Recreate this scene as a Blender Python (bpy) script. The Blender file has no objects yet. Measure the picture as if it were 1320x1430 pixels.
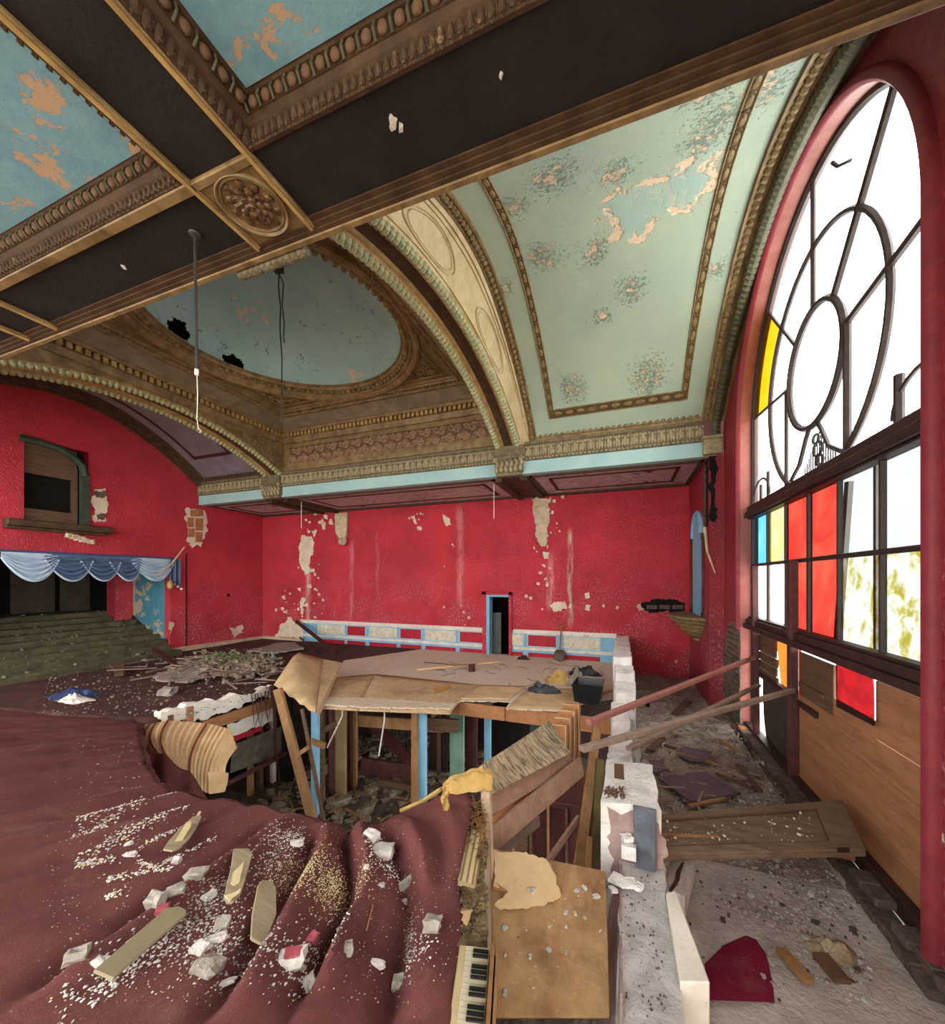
import bpy, bmesh, math, random
from mathutils import Vector, Matrix, noise as mnoise
R = random.Random(7)
V = Vector
PI = math.pi
sc = bpy.context.scene
COL = sc.collection
# ------------------------------------------------------------------ camera, world, exposure
F, CX, CY, YAW = 540.0, 672.0, 809.0, math.radians(20)      # pixels of the 1320x1430 frame
cam_d = bpy.data.cameras.new('camera'); cam = bpy.data.objects.new('camera', cam_d); COL.objects.link(cam)
cam.rotation_euler = (PI/2, 0, YAW)
cam_d.sensor_fit = 'HORIZONTAL'; cam_d.sensor_width = 36.0; cam_d.lens = 36.0*F/1320
cam_d.shift_x = (660-CX)/1320; cam_d.shift_y = (CY-715)/1320
cam_d.clip_start = 0.05; cam_d.clip_end = 200
sc.camera = cam
world = bpy.data.worlds.new('overcast_sky'); sc.world = world; world.use_nodes = True
wb = world.node_tree.nodes['Background']
wb.inputs[0].default_value = (1.0, 0.985, 0.955, 1); wb.inputs[1].default_value = 5.4
sc.view_settings.view_transform = 'Standard'; sc.view_settings.look = 'None'
sc.view_settings.exposure = 0.6; sc.view_settings.gamma = 1.0; sc.view_settings.use_curve_mapping = False
sc.cycles.use_denoising = True
sc.cycles.max_bounces = 8; sc.cycles.diffuse_bounces = 5; sc.cycles.transparent_max_bounces = 12

# ------------------------------------------------------------------ helpers: points seen in the photograph -> world
SN, CS = math.sin(YAW), math.cos(YAW)
def ray(px, py):
    u = (px-CX)/F
    return V((u*CS-SN, CS+u*SN, (CY-py)/F))
def atd(px, py, t): return ray(px, py)*t            # at depth t along the optical axis
def atx(px, py, x): r = ray(px, py); return r*(x/r.x)
def aty(px, py, y): r = ray(px, py); return r*(y/r.y)
def atz(px, py, z): r = ray(px, py); return r*(z/r.z)

# ------------------------------------------------------------------ mesh collector
def rock_faces():
    bm = bmesh.new(); bmesh.ops.create_icosphere(bm, subdivisions=2, radius=1); v = [p.co.copy() for p in bm.verts]; f = [tuple(q.index for q in g.verts) for g in bm.faces]; bm.free(); return v, f
ROCK = rock_faces()
class MB:
    def rock(s, c, sx, sy, sz, rot=0, seed=0, tilt=0, rough=.34, sq=.6):      # a broken lump with blunt corners
        M = Matrix.Rotation(rot, 3, 'Z') @ Matrix.Rotation(tilt, 3, 'X'); o = []
        for p in ROCK[0]:
            q = V([math.copysign(abs(k)**sq, k) for k in p]); m = max(abs(k) for k in q); q = q/m*(.8+.2*p.length)
            q += p*rough*(mnoise.noise(p*1.7+V((seed, 0, 0)))*1.3+.6*mnoise.noise(p*4.3+V((0, seed, 0))))
            o.append(V(c)+M @ V((q.x*sx, q.y*sy, q.z*sz)))
        return s.add(o, ROCK[1])
    def __init__(s): s.v = []; s.f = []
    def add(s, vs, fs):
        o = len(s.v); s.v += [tuple(p) for p in vs]; s.f += [tuple(i+o for i in f) for f in fs]; return s
    def poly(s, *ps): return s.add(ps, [tuple(range(len(ps)))])
    def box(s, lo, hi):
        (a, b, c), (d, e, f) = lo, hi
        return s.add([(a,b,c),(d,b,c),(d,e,c),(a,e,c),(a,b,f),(d,b,f),(d,e,f),(a,e,f)],
                     [(0,3,2,1),(4,5,6,7),(0,1,5,4),(1,2,6,5),(2,3,7,6),(3,0,4,7)])
    def obox(s, c, x, y, z):       # half vectors
        c, x, y, z = V(c), V(x), V(y), V(z)
        ps = [c+i*x+j*y+k*z for k in (-1,1) for (i,j) in ((-1,-1),(1,-1),(1,1),(-1,1))]
        return s.add(ps, [(0,3,2,1),(4,5,6,7),(0,1,5,4),(1,2,6,5),(2,3,7,6),(3,0,4,7)])
    def bar(s, a, b, w, h, up=(0,0,1)):      # board from a to b, w across, h along up
        a, b = V(a), V(b); d = b-a; L = d.length; d.normalize()
        sd = d.cross(V(up))
        if sd.length < 1e-3: sd = d.cross(V((1,0,0)))
        sd.normalize(); u = sd.cross(d).normalized()
        return s.obox((a+b)/2, d*L/2, sd*w/2, u*h/2)
    def tube(s, pts, r, n=8, closed=False, cap=True):
        pts = [V(p) for p in pts]; m = len(pts); rings = []
        pu = None
        for i, p in enumerate(pts):
            a = pts[(i-1) % m] if (closed or i) else p
            b = pts[(i+1) % m] if (closed or i < m-1) else p
            d = (b-a).normalized()
            if pu is None:
                pu = d.cross(V((0,0,1)))
                if pu.length < 0.1: pu = d.cross(V((1,0,0)))
            pu = (pu-d*pu.dot(d)).normalized(); w = d.cross(pu)
            rr = r[i] if isinstance(r, (list, tuple)) else r
            rings.append([p+pu*math.cos(2*PI*k/n)*rr+w*math.sin(2*PI*k/n)*rr for k in range(n)])
        vs = [q for g in rings for q in g]; fs = []
        for i in range(m if closed else m-1):
            j = (i+1) % m
            for k in range(n): fs.append((i*n+k, i*n+(k+1)%n, j*n+(k+1)%n, j*n+k))
        if cap and not closed:
            fs.append(tuple(range(n-1,-1,-1))); fs.append(tuple((m-1)*n+k for k in range(n)))
        return s.add(vs, fs)
    def rows(s, rows, closed=False, wrap=False):      # loft of point rows
        m, n = len(rows), len(rows[0]); vs = [p for r in rows for p in r]; fs = []
        for i in range(m if wrap else m-1):
            j = (i+1) % m
            for k in range(n if closed else n-1):
                l = (k+1) % n
                fs.append((i*n+k, j*n+k, j*n+l, i*n+l))
        return s.add(vs, fs)
    def grid(s, fn, nu, nv): return s.rows([[fn(i/nu, j/nv) for j in range(nv+1)] for i in range(nu+1)])
    def lathe(s, prof, c, n=48, a0=0, a1=2*PI):
        full = abs(a1-a0-2*PI) < 1e-6; k = n if full else n+1
        return s.rows([[(c[0]+r*math.cos(a0+(a1-a0)*i/n), c[1]+r*math.sin(a0+(a1-a0)*i/n), c[2]+z) for i in range(k)] for r, z in prof], closed=full)
    def egg(s, c, x, y, z, n=6, m=4):
        c, x, y, z = V(c), V(x), V(y), V(z); vs = [c-z]; fs = []
        for i in range(1, m):
            t = PI*i/m-PI/2
            for k in range(n):
                a = 2*PI*k/n; vs.append(c+x*math.cos(a)*math.cos(t)+y*math.sin(a)*math.cos(t)+z*math.sin(t))
        vs.append(c+z); L = len(vs)-1
        for k in range(n): fs.append((0, 1+(k+1)%n, 1+k)); fs.append((L, L-n+k, L-n+(k+1)%n))
        for i in range(m-2):
            for k in range(n):
                a = 1+i*n; fs.append((a+k, a+(k+1)%n, a+n+(k+1)%n, a+n+k))
        return s.add(vs, fs)
    def chunk(s, c, sx, sy, sz, rng=R, rot=None, j=0.25):      # a broken lump: jittered, corner-cut box
        rz = rng.uniform(0, 2*PI) if rot is None else rot
        M = Matrix.Rotation(rz, 3, 'Z') @ Matrix.Rotation(rng.uniform(-.25,.25), 3, 'X')
        vs = []
        for k in (-1, 1):
            for q in range(6):
                a = 2*PI*q/6+rng.uniform(-j, j)*1.2; rr = 1+rng.uniform(-j, j)
                vs.append(V(c)+M @ V((math.cos(a)*sx*rr, math.sin(a)*sy*rr, k*sz*(1+rng.uniform(-j, j)))))
        fs = [(5,4,3,2,1,0), (6,7,8,9,10,11)]+[(q,(q+1)%6,6+(q+1)%6,6+q) for q in range(6)]
        return s.add(vs, fs)
    def prism(s, ps, off):       # polygon with thickness
        n = len(ps); off = V(off); ps = [V(p) for p in ps]
        return s.add(ps+[p+off for p in ps], [tuple(range(n-1,-1,-1)), tuple(range(n, 2*n))]+[(i,(i+1)%n,n+(i+1)%n,n+i) for i in range(n)])
    def sweep(s, prof, path, closed=False):   # prof (a,b) ; path of (origin, A, B)
        return s.rows([[V(o)+V(A)*a+V(B)*b for a, b in prof] for o, A, B in path], wrap=closed)

def tag(o, label=None, cat=None, group=None, kind=None):
    if label: o['label'] = label
    if cat: o['category'] = cat
    if group: o['group'] = group
    if kind: o['kind'] = kind
    return o
def ob(name, mb, mat, parent=None, smooth=False, bev=0, **kw):
    me = bpy.data.meshes.new(name); me.from_pydata(mb.v, [], mb.f); me.update()
    bm = bmesh.new(); bm.from_mesh(me); bmesh.ops.recalc_face_normals(bm, faces=bm.faces); bm.to_mesh(me); bm.free()
    if smooth:
        me.polygons.foreach_set('use_smooth', [True]*len(me.polygons))
        me.set_sharp_from_angle(angle=math.radians(45))
    me.materials.append(mat)
    o = bpy.data.objects.new(name, me); COL.objects.link(o)
    if parent is not None: o.parent = parent; o.matrix_parent_inverse = Matrix.Translation(parent.location).inverted() if parent.location.length else Matrix()
    if bev:
        m = o.modifiers.new('edge', 'BEVEL'); m.width = bev; m.segments = 1; m.limit_method = 'ANGLE'
    return tag(o, **kw)
def emp(name, loc, label, cat, group=None, kind=None):
    o = bpy.data.objects.new(name, None); COL.objects.link(o); o.location = loc; o.empty_display_size = .1
    bpy.context.view_layer.update()
    return tag(o, label, cat, group, kind)
def again(src, name, parent, loc=None, rot=None, mat=None):     # a copy that shares its mesh
    o = src.copy(); COL.objects.link(o); o.parent = parent; o.matrix_parent_inverse = src.matrix_parent_inverse.copy()
    if loc is not None: o.location = loc
    if rot is not None: o.rotation_euler = rot
    return o

# ------------------------------------------------------------------ materials
def lin(h, k=1.0):
    if isinstance(h, str):
        h = h.lstrip('#'); h = [int(h[i:i+2], 16)/255 for i in (0,2,4)]
        h = [c/12.92 if c <= .04045 else ((c+.055)/1.055)**2.4 for c in h]
    return (min(1,h[0]*k), min(1,h[1]*k), min(1,h[2]*k), 1)
class G:
    def __init__(s, name, rough=.7, spec=.25, metal=0):
        s.m = bpy.data.materials.new(name); s.m.use_nodes = True; s.t = s.m.node_tree
        s.b = s.t.nodes['Principled BSDF']; s.b.inputs['Roughness'].default_value = rough
        s.b.inputs['Specular IOR Level'].default_value = spec; s.b.inputs['Metallic'].default_value = metal
        s.co = s.t.nodes.new('ShaderNodeTexCoord').outputs['Object']
    def put(s, sock, v):
        if isinstance(v, bpy.types.NodeSocket): s.t.links.new(v, sock)
        elif v is not None: sock.default_value = v
    def noise(s, scale, detail=4, rough=.6, dist=0, vec=None):
        n = s.t.nodes.new('ShaderNodeTexNoise'); s.put(n.inputs['Vector'], vec or s.co)
        n.inputs['Scale'].default_value = scale; n.inputs['Detail'].default_value = detail
        n.inputs['Roughness'].default_value = rough; n.inputs['Distortion'].default_value = dist
        return n.outputs['Fac']
    def vor(s, scale, feat='F1', vec=None, out='Distance'):
        n = s.t.nodes.new('ShaderNodeTexVoronoi'); n.feature = feat; s.put(n.inputs['Vector'], vec or s.co); n.inputs['Scale'].default_value = scale
        return n.outputs[out]
    def wave(s, scale, dist=2, vec=None, d='X', detail=2):
        n = s.t.nodes.new('ShaderNodeTexWave'); n.bands_direction = d; s.put(n.inputs['Vector'], vec or s.co)
        n.inputs['Scale'].default_value = scale; n.inputs['Distortion'].default_value = dist; n.inputs['Detail'].default_value = detail
        return n.outputs['Fac']
    def map(s, sc=(1,1,1), rot=(0,0,0), loc=(0,0,0), vec=None):
        n = s.t.nodes.new('ShaderNodeMapping'); s.put(n.inputs[0], vec or s.co)
        n.inputs['Scale'].default_value = sc; n.inputs['Rotation'].default_value = rot; n.inputs['Location'].default_value = loc
        return n.outputs[0]
    def mt(s, op, a, b=None, c=None):
        n = s.t.nodes.new('ShaderNodeMath'); n.operation = op
        s.put(n.inputs[0], a); s.put(n.inputs[1], b); s.put(n.inputs[2], c); return n.outputs[0]
    def vm(s, op, a, b=None):
        n = s.t.nodes.new('ShaderNodeVectorMath'); n.operation = op
        s.put(n.inputs[0], a); s.put(n.inputs[1], b)
        return n.outputs['Value'] if op in ('LENGTH','DISTANCE','DOT_PRODUCT') else n.outputs[0]
    def step(s, v, lo, hi):
        n = s.t.nodes.new('ShaderNodeMapRange'); s.put(n.inputs[0], v); n.inputs[1].default_value = lo; n.inputs[2].default_value = hi
        n.interpolation_type = 'SMOOTHSTEP'; return n.outputs[0]
    def mix(s, f, a, b):
        n = s.t.nodes.new('ShaderNodeMix'); n.data_type = 'RGBA'
        s.put(n.inputs[0], f); s.put(n.inputs[6], lin(a) if isinstance(a, str) else a); s.put(n.inputs[7], lin(b) if isinstance(b, str) else b)
        return n.outputs[2]
    def sep(s, vec=None):
        n = s.t.nodes.new('ShaderNodeSeparateXYZ'); s.put(n.inputs[0], vec or s.co); return n.outputs
    def bump(s, h, strength=.5, dist=.02, prev=None):
        n = s.t.nodes.new('ShaderNodeBump'); n.inputs['Strength'].default_value = strength; n.inputs['Distance'].default_value = dist
        s.put(n.inputs['Height'], h); s.put(n.inputs['Normal'], prev); return n.outputs[0]
    def done(s, col, nrm=None, rough=None):
        s.put(s.b.inputs['Base Color'], lin(col) if isinstance(col, str) else col)
        s.put(s.b.inputs['Normal'], nrm); s.put(s.b.inputs['Roughness'], rough); return s.m

def paint(name, base, alt, ns=2.5, rough=.7, bs=30, bump=.4, bd=.02, chips=(), dirt=None, spec=.25, grain=None, metal=0):
    """Aged surface: two tones mottled by noise, chips that bare other colours, dirt, fine relief."""
    g = G(name, rough, spec, metal)
    c = g.mix(g.step(g.noise(ns, 6, .65), .3, .7), base, alt)
    if grain: 
        sx, col, amt = grain
        c = g.mix(g.mt('MULTIPLY', g.step(g.noise(1, 6, .7, .6, g.map(sx)), .45, .7), amt), c, col)
    h = g.noise(bs, 4, .6)
    for col, scl, th, cl in chips:
        k = g.mt('ADD', g.mt('MULTIPLY', g.noise(scl, 8, .72, .4), 1-cl), g.mt('MULTIPLY', g.noise(scl*.16, 3, .6), cl))
        e = g.step(k, th, th+.012)
        c = g.mix(e, c, col); h = g.mt('SUBTRACT', h, g.mt('MULTIPLY', e, .6))
    if dirt:
        col, scl, lo, hi, amt = dirt
        c = g.mix(g.mt('MULTIPLY', g.step(g.noise(scl, 7, .7, .3), lo, hi), amt), c, col)
    return g.done(c, g.bump(h, bump, bd))
# ------------------------------------------------------------------ main dimensions (eye of the camera is the origin)
YB, XL, XW, XN, ZF, ZP = 13.0, -15.2, 2.2, 1.9, -3.0, -2.65
YC, Y0, ZS = 10.2, 6.35, 2.85                     # cornice plane, middle of the bays, soffit behind the cornice
BX0, BX1, BY1 = -10.95, -3.25, 2.5                # domed bay
DC = (-6.95, 6.42); DZ = 5.45; DR = 2.53
ZL = -5.2                                         # floor of the storey below
def VZ(y): return 5.52-1.8*(abs(y-Y0)/3.85)**1.88
def RZ(y): d = min(abs(y-Y0), 3.95); return 4.56-(8-math.sqrt(64-d*d))
def span(a, b, n): return [a+(b-a)*i/n for i in range(n+1)]
def arc(fn, x, a=2.3, b=YC, n=48, dz=0): return [V((x, y, fn(y)+dz)) for y in span(a, b, n)]
def track(pts, sp):
    out = []; acc = sp/2
    for a, b in zip(pts, pts[1:]):
        d = b-a; L = d.length
        if L < 1e-6: continue
        while acc <= L: out.append((a+d*(acc/L), d/L)); acc += sp
        acc -= L
    return out
def beads(mb, pts, sp, ra, rn, side, rs=None, n=6, m=4, tilt=0):
    side = V(side)
    for p, t in track([V(p) for p in pts], sp):
        u = t.cross(side).normalized(); tt = (t+side*tilt).normalized()
        mb.egg(p, tt*ra, u*rn, tt.cross(u)*(rs or rn), n, m)
    return mb

# ------------------------------------------------------------------ materials of the building
PLAS = '#cbb99c'
def stucco(name, base, alt, streaks=()):
    g = G(name, .36, .5)
    c = g.mix(g.step(g.noise(.7, 6, .65), .32, .7), base, alt)
    c = g.mix(g.mt('MULTIPLY', g.step(g.noise(1, 5, .6, .4, g.map((2.2, 2.2, .16))), .55, .75), .35), c, '#c4303a')
    z = g.sep()[2]
    low = g.step(z, 1.4, -2.2)
    n = g.mt('ADD', g.noise(4.5, 9, .75), g.mt('MULTIPLY', low, .035))
    n = g.mt('MULTIPLY', n, g.step(g.noise(.45, 2, .5), .2, .6))
    k = g.step(n, .635, .65)
    for x0, z0, z1, w, col, amt in streaks:       # water runs, each at its place on the wall
        xx = g.mt('ADD', g.sep()[0], g.mt('MULTIPLY', g.mt('SUBTRACT', g.noise(1.2, 4, .6, 0, g.map((1, 1, .8))), .5), .25))
        k = g.step(g.mt('ABSOLUTE', g.mt('SUBTRACT', xx, x0)), w, 0)
        k = g.mt('MULTIPLY', k, g.mt('MULTIPLY', g.step(z, z0-.3, z0+.2), g.step(z, z1+.2, z1-.3)))
        k = g.mt('MULTIPLY', k, g.step(g.noise(1, 7, .75, .3, g.map((9, 9, 1.6))), .36, .62))
        c = g.mix(g.mt('MULTIPLY', k, amt), c, col)
    sp = g.mt('MULTIPLY', g.step(g.noise(15, 7, .82), .51, .6), g.mt('MULTIPLY', low, 1.0))
    sp = g.mt('MULTIPLY', sp, g.step(g.noise(1.3, 4, .6), .42, .58)); c = g.mix(sp, c, '#c8929a')
    c = g.mix(k, c, '#d5c3ac')
    h = g.mt('ADD', g.noise(15, 5, .62, 1.0), g.mt('MULTIPLY', k, -.5))
    return g.done(c, g.bump(h, .9, .06))
M_RED = stucco('red_stucco', '#c42a3e', '#a81c2f', ((-10.35, -1.6, 1.6, .16, '#d58a92', .7), (-9.1, -.3, 1.9, .14, '#cf7f86', .5), (-12.6, -2.2, .9, .2, '#d8b8ae', .8), (-5.55, -.9, 2.7, .22, '#d8a090', .6), (-6.3, -1.2, 2.4, .7, '#d2281f', .7), (-5.0, -1, 2.4, .35, '#c8201c', .7), (-2.25, -.9, .9, .18, '#d9a69c', .8), (-1.6, -1.4, 1.6, .12, '#cc6a70', .5)))
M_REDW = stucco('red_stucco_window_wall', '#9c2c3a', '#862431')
M_REVEAL = paint('red_painted_reveal', '#925a4c', '#84483f', 4, .5, 40, .3, .01, dirt=('#5a2a2a', 6, .6, .8, .5))
M_GOLD = paint('bronze_paint', '#927a52', '#6b5533', 4, .5, 40, .4, .01, chips=(('#b9a27a', 9, .7, .1),), dirt=('#33261b', 3, .45, .75, .6), spec=.4)
M_GOLDL = paint('bright_bronze_paint', '#b89a60', '#92764a', 6, .45, 40, .3, .01, dirt=('#4a3824', 4, .5, .8, .5), spec=.45)
M_BROWN = paint('dark_bronze_paint', '#55402c', '#3c2c20', 5, .6, 40, .5, .01, dirt=('#221a15', 3, .5, .8, .6))
M_ORN = paint('plaster_ornament_bronze', '#93805a', '#6a5838', 9, .6, 60, .5, .01, dirt=('#2c2219', 7, .5, .75, .6))
M_LEAF = paint('cornice_leaf_relief', '#aca07f', '#887c5e', 9, .65, 60, .5, .01, dirt=('#3f3a2c', 8, .5, .75, .6))
M_ROPE = paint('green_tinted_bead_moulding', '#b3ac80', '#97a57f', 7, .55, 50, .5, .01, dirt=('#5d5236', 6, .52, .8, .6))
M_ROPEG = paint('dull_green_rope_moulding', '#5d5a40', '#47493a', 7, .6, 50, .5, .01, dirt=('#2c2820', 6, .5, .8, .6))
M_CREAM = paint('cream_cove_paint', '#cdbb93', '#b8a377', 2.5, .6, 30, .25, .01, chips=(('#e6dcc4', 12, .7, .2),), dirt=('#8a6f42', 1.5, .5, .8, .5))
M_BLACK = paint('soot_black_paint', '#252120', '#1b1817', 3, .75, 25, .5, .015, chips=(('#8a8178', 14, .69, .35),), dirt=('#332b27', 2, .5, .8, .5))
M_FASC = paint('pale_blue_fascia_paint', '#9dbcb9', '#8fb0b0', 2, .6, 25, .2, .01, chips=(('#d8d0c0', 5, .64, .4),))
M_SOFF = paint('faded_purple_soffit_paint', '#c4adae', '#a68a8e', 5, .7, 25, .5, .02, chips=(('#c4b6b0', 7, .555, .4), ('#4a3436', 5, .58, .4)))
M_PURP = paint('dull_purple_vault_paint', '#7d737b', '#6d646d', 3, .7, 25, .4, .015, chips=(('#94888a', 12, .68, .4),), dirt=('#40363a', 2, .55, .8, .5))
M_MAROON = paint('dark_maroon_trim', '#4c2422', '#381a1a', 4, .6, 30, .3, .01)
M_BLUE = paint('sky_blue_paint', '#86b6cf', '#74a5c2', 3, .55, 30, .25, .01, chips=(('#e2dccf', 7, .66, .4),), dirt=('#5b7078', 4, .55, .8, .4))
M_WHITE = paint('chalky_white_paint', '#e4ded2', '#cfc6ba', 3, .7, 30, .4, .01, chips=(('#a08f7c', 8, .61, .3),), dirt=('#8a7d70', 3, .55, .8, .5))
M_PLAS = paint('bare_old_plaster', PLAS, '#b39f84', 3, .85, 18, .8, .03, dirt=('#7c6a55', 5, .5, .75, .6))
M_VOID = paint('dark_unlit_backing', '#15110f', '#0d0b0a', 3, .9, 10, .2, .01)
def onvault(px, py):
    r = ray(px, py); t = 3.0
    while t < 16 and not ((r*t).y > 2.6 and (r*t).z >= VZ(min(YC, (r*t).y))): t += .02
    return r*t
LEAKS = [(p.x, p.y, r) for p, r in ((onvault(886, 292), .44), (onvault(925, 272), .33), (onvault(962, 258), .36))]
CLUST = [(p.x, p.y, r) for p, r in ((onvault(773, 245), .55), (onvault(756, 358), .5), (onvault(830, 350), .4), (onvault(880, 403), .42), (onvault(905, 525), .6), (onvault(800, 542), .5), (onvault(860, 240), .4), (onvault(985, 125), .4), (onvault(1005, 160), .45), (onvault(715, 290), .4), (onvault(1062, 130), .45), (onvault(1080, 90), .4), (onvault(985, 190), .5), (onvault(700, 400), .35), (onvault(840, 440), .3), (onvault(1000, 375), .25), (onvault(800, 180), .4))]
def vaultmat():
    g = G('sea_green_vault_paint', .6, .25)
    c = g.mix(g.step(g.noise(.6, 5, .6), .3, .7), '#a5b49c', '#98a999')
    c = g.mix(g.mt('MULTIPLY', g.step(g.noise(2.2, 6, .7), .5, .75), .4), c, '#b3bd9c')
    # rings of lost paint around two old leaks, at their places on the vault
    p = g.vm('ADD', g.co, g.vm('SCALE', g.co, None))
    wob = g.mt('MULTIPLY', g.mt('SUBTRACT', g.noise(2.4, 6, .7), .5), .9)
    ring = None; inside = None
    for (x, y, r) in LEAKS:
        d = g.mt('ADD', g.vm('DISTANCE', g.map((1, 1, 0)), (x, y, 0)), wob)
        e = g.mt('SUBTRACT', 1.0, g.step(g.mt('ABSOLUTE', g.mt('SUBTRACT', d, r)), .05, .075))
        i = g.step(d, r, r-.1)
        ring = e if ring is None else g.mt('MAXIMUM', ring, e); inside = i if inside is None else g.mt('MAXIMUM', inside, i)
    ring = g.mt('MULTIPLY', ring, g.mt('SUBTRACT', 1.0, g.mt('MULTIPLY', g.step(inside, .9, 1), .8)))
    ring = g.mt('MULTIPLY', ring, g.step(g.noise(3.5, 3, .5), .40, .5))
    c = g.mix(g.mt('MULTIPLY', inside, .45), c, '#8eb2ac')
    clus = None
    for (x, y, r) in CLUST:
        k = g.step(g.vm('DISTANCE', g.map((1, 1, 0)), (x, y, 0)), r*1.25, 0)
        clus = k if clus is None else g.mt('MAXIMUM', clus, k)
    n = g.mt('ADD', g.noise(7.5, 9, .78, .3), g.mt('MULTIPLY', clus, .17))
    big = g.step(n, .675, .69)
    fl = g.step(g.mt('ADD', g.noise(17, 8, .75, .6), g.mt('MULTIPLY', clus, .17)), .655, .675)
    edge = g.step(n, .64, .66)
    c = g.mix(g.mt('MULTIPLY', edge, .45), c, '#6d8a7c')
    c = g.mix(g.mt('MULTIPLY', fl, .7), c, '#5d6f62')
    c = g.mix(g.mt('MAXIMUM', big, ring), c, '#d6bf9f')
    h = g.mt('ADD', g.mt('MULTIPLY', g.noise(30, 4, .6), .3), g.mt('SUBTRACT', g.mt('MULTIPLY', fl, .8), g.mt('MULTIPLY', g.mt('MAXIMUM', big, ring), .9)))
    return g.done(c, g.bump(h, .7, .03))
M_VAULT = vaultmat()
M_DOME = paint('blue_green_dome_paint', '#a3c2be', '#93b3b3', .8, .6, 25, .4, .02, chips=(('#c4b4a0', 5, .6, .5), ('#6a7672', 13, .6, .45)))
M_BAND = paint('brown_stencil_band', '#5d4a2c', '#463620', 6, .6, 40, .4, .01, dirt=('#a8894f', 9, .62, .75, .6))

# ------------------------------------------------------------------ walls, floors, roof
S = dict(kind='structure')
def st(name, mb, mat, label=None, cat=None, **k): return ob(name, mb, mat, kind='structure', label=label, cat=cat, **k)
DX0, DX1, DZT = -4.5, -3.68, -.54                  # doorway in the back wall
m = MB()
m.box((XL-.3, YB, -5.3), (DX0, YB+.25, 5.7)); m.box((DX1, YB, -5.3), (XW+.5, YB+.25, 5.7)); m.box((DX0, YB, DZT), (DX1, YB+.25, 5.7)); m.box((DX0, YB, -5.3), (DX1, YB+.25, -2.66))
wall_back = st('wall_back', m, M_RED, 'long red stucco back wall with peeling plaster patches', 'wall')
# left wall with the stair opening and a small arched window
LY1, LZT = 9.2, .72
m = MB()
m.box((XL-.3, LY1, -5.3), (XL, YB, 5.7)); m.box((XL-.3, -1.5, LZT), (XL, LY1, 1.62)); m.box((XL-.3, -1.5, 3.85), (XL, LY1, 5.7)); m.box((XL-.3, 6.95, 1.62), (XL, LY1, 3.85)); m.box((XL-.3, -1.5, 1.62), (XL, 5.6, 3.85))
m.box((XL-.3, -1.5, -5.3), (XL, LY1, ZP-.02)); m.box((XL-.3, -1.5, ZP-.02), (XL, 3.6, LZT))
wall_left = st('wall_left', m, M_RED, 'red stucco left wall with draped stair opening and small window', 'wall')
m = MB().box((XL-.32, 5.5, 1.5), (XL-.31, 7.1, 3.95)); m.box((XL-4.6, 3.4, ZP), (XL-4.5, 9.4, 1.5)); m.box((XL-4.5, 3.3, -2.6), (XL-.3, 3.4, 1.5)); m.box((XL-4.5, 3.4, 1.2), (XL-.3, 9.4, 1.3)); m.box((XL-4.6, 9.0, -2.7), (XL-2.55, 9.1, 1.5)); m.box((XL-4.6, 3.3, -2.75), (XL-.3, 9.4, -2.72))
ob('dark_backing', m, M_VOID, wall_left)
st('floor_light_block', MB().box((XL-3, -14, -3.4), (XW+12, -1.6, -3.3)), M_PLAS, 'added light blocking slab outside the rear opening behind the viewer', 'floor')  # unseen slab, added to block sky light from below the horizon
st('wall_light_mask', MB().box((-7.2, -1.6, -5.3), (XW+.3, -1.4, -1.8)).box((-7.2, -1.6, 2.3), (XW+.3, -1.4, 7.4)).box((-.2, -1.6, -1.8), (XW+.3, -1.4, 2.3)).box((-7.2, -1.6, -1.8), (-6.4, -1.4, 2.3)), M_CREAM, 'added cream light mask behind the viewer closing the window side of the hall', 'wall')  # unseen wall added to cut fill light; its openings are shaped for the lighting
# window wall: niche wall, return, wall with big arch
m = MB()
m.box((XN, YC, -3.1), (XN+.3, YB, ZS))
wall_right = st('wall_right', m, M_REDW, 'narrow red wall with shell niche and wooden bracket beside window bay', 'wall')
WY, WZ, WR, XG, WB = 6.42, 2.89, 2.5, 2.42, -3.0
arcp = [(WY+WR*math.cos(a), WZ+WR*math.sin(a)) for a in span(0, PI, 48)]
m = MB()
out = [V((XW, YC+.02, -3.1)), V((XW, YC+.02, 5.9)), V((XW, .4, 5.9)), V((XW, .4, -3.1))]
ho = [V((XW, WY+WR, -3.1))]+[V((XW, y, z)) for y, z in arcp]+[V((XW, WY-WR, -3.1))]
def ringwall(mb, x):
    ys = [WY+WR]+[p[0] for p in arcp]
    top = [(x, y, 5.9) for y, z in arcp]; bot = [(x, y, z) for y, z in arcp]
    mb.rows([top, bot])
    mb.poly((x, YC+.02, -3.1), (x, WY+WR, -3.1), (x, WY+WR, 5.9), (x, YC+.02, 5.9)); mb.poly((x, WY-WR, -3.1), (x, .4, -3.1), (x, .4, 5.9), (x, WY-WR, 5.9))
ringwall(m, XW); ringwall(m, XW+.3)
m.box((XN+.3, YC, -3.1), (XW+.3, YC+.05, 5.9)); m.box((XN-.2, YC+.16, ZS), (XW+.3, YC+.21, 5.9))
wall_window = st('wall_window', m, M_REDW, 'dark red stucco wall around the tall arched window', 'wall')
m = MB(); path = [(WY+WR, -3.0), (WY+WR, WZ-.01)]+arcp+[(WY-WR, -3.0)]
m.rows([[(XW, y, z) for y, z in path], [(XW+.3, y, z) for y, z in path]])
ob('window_reveal', m, M_REVEAL, wall_window)
m = MB(); hp = []
for i, (y, z) in enumerate(path): 
    d = V((0, y-WY, max(0, z-WZ))); d = V((0, 1 if y > WY else -1, 0)) if z <= WZ else d.normalized()
    if i == 0: z = -1.0
    hp.append((V((XW, y, z)), d, V((-1, 0, 0))))
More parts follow.
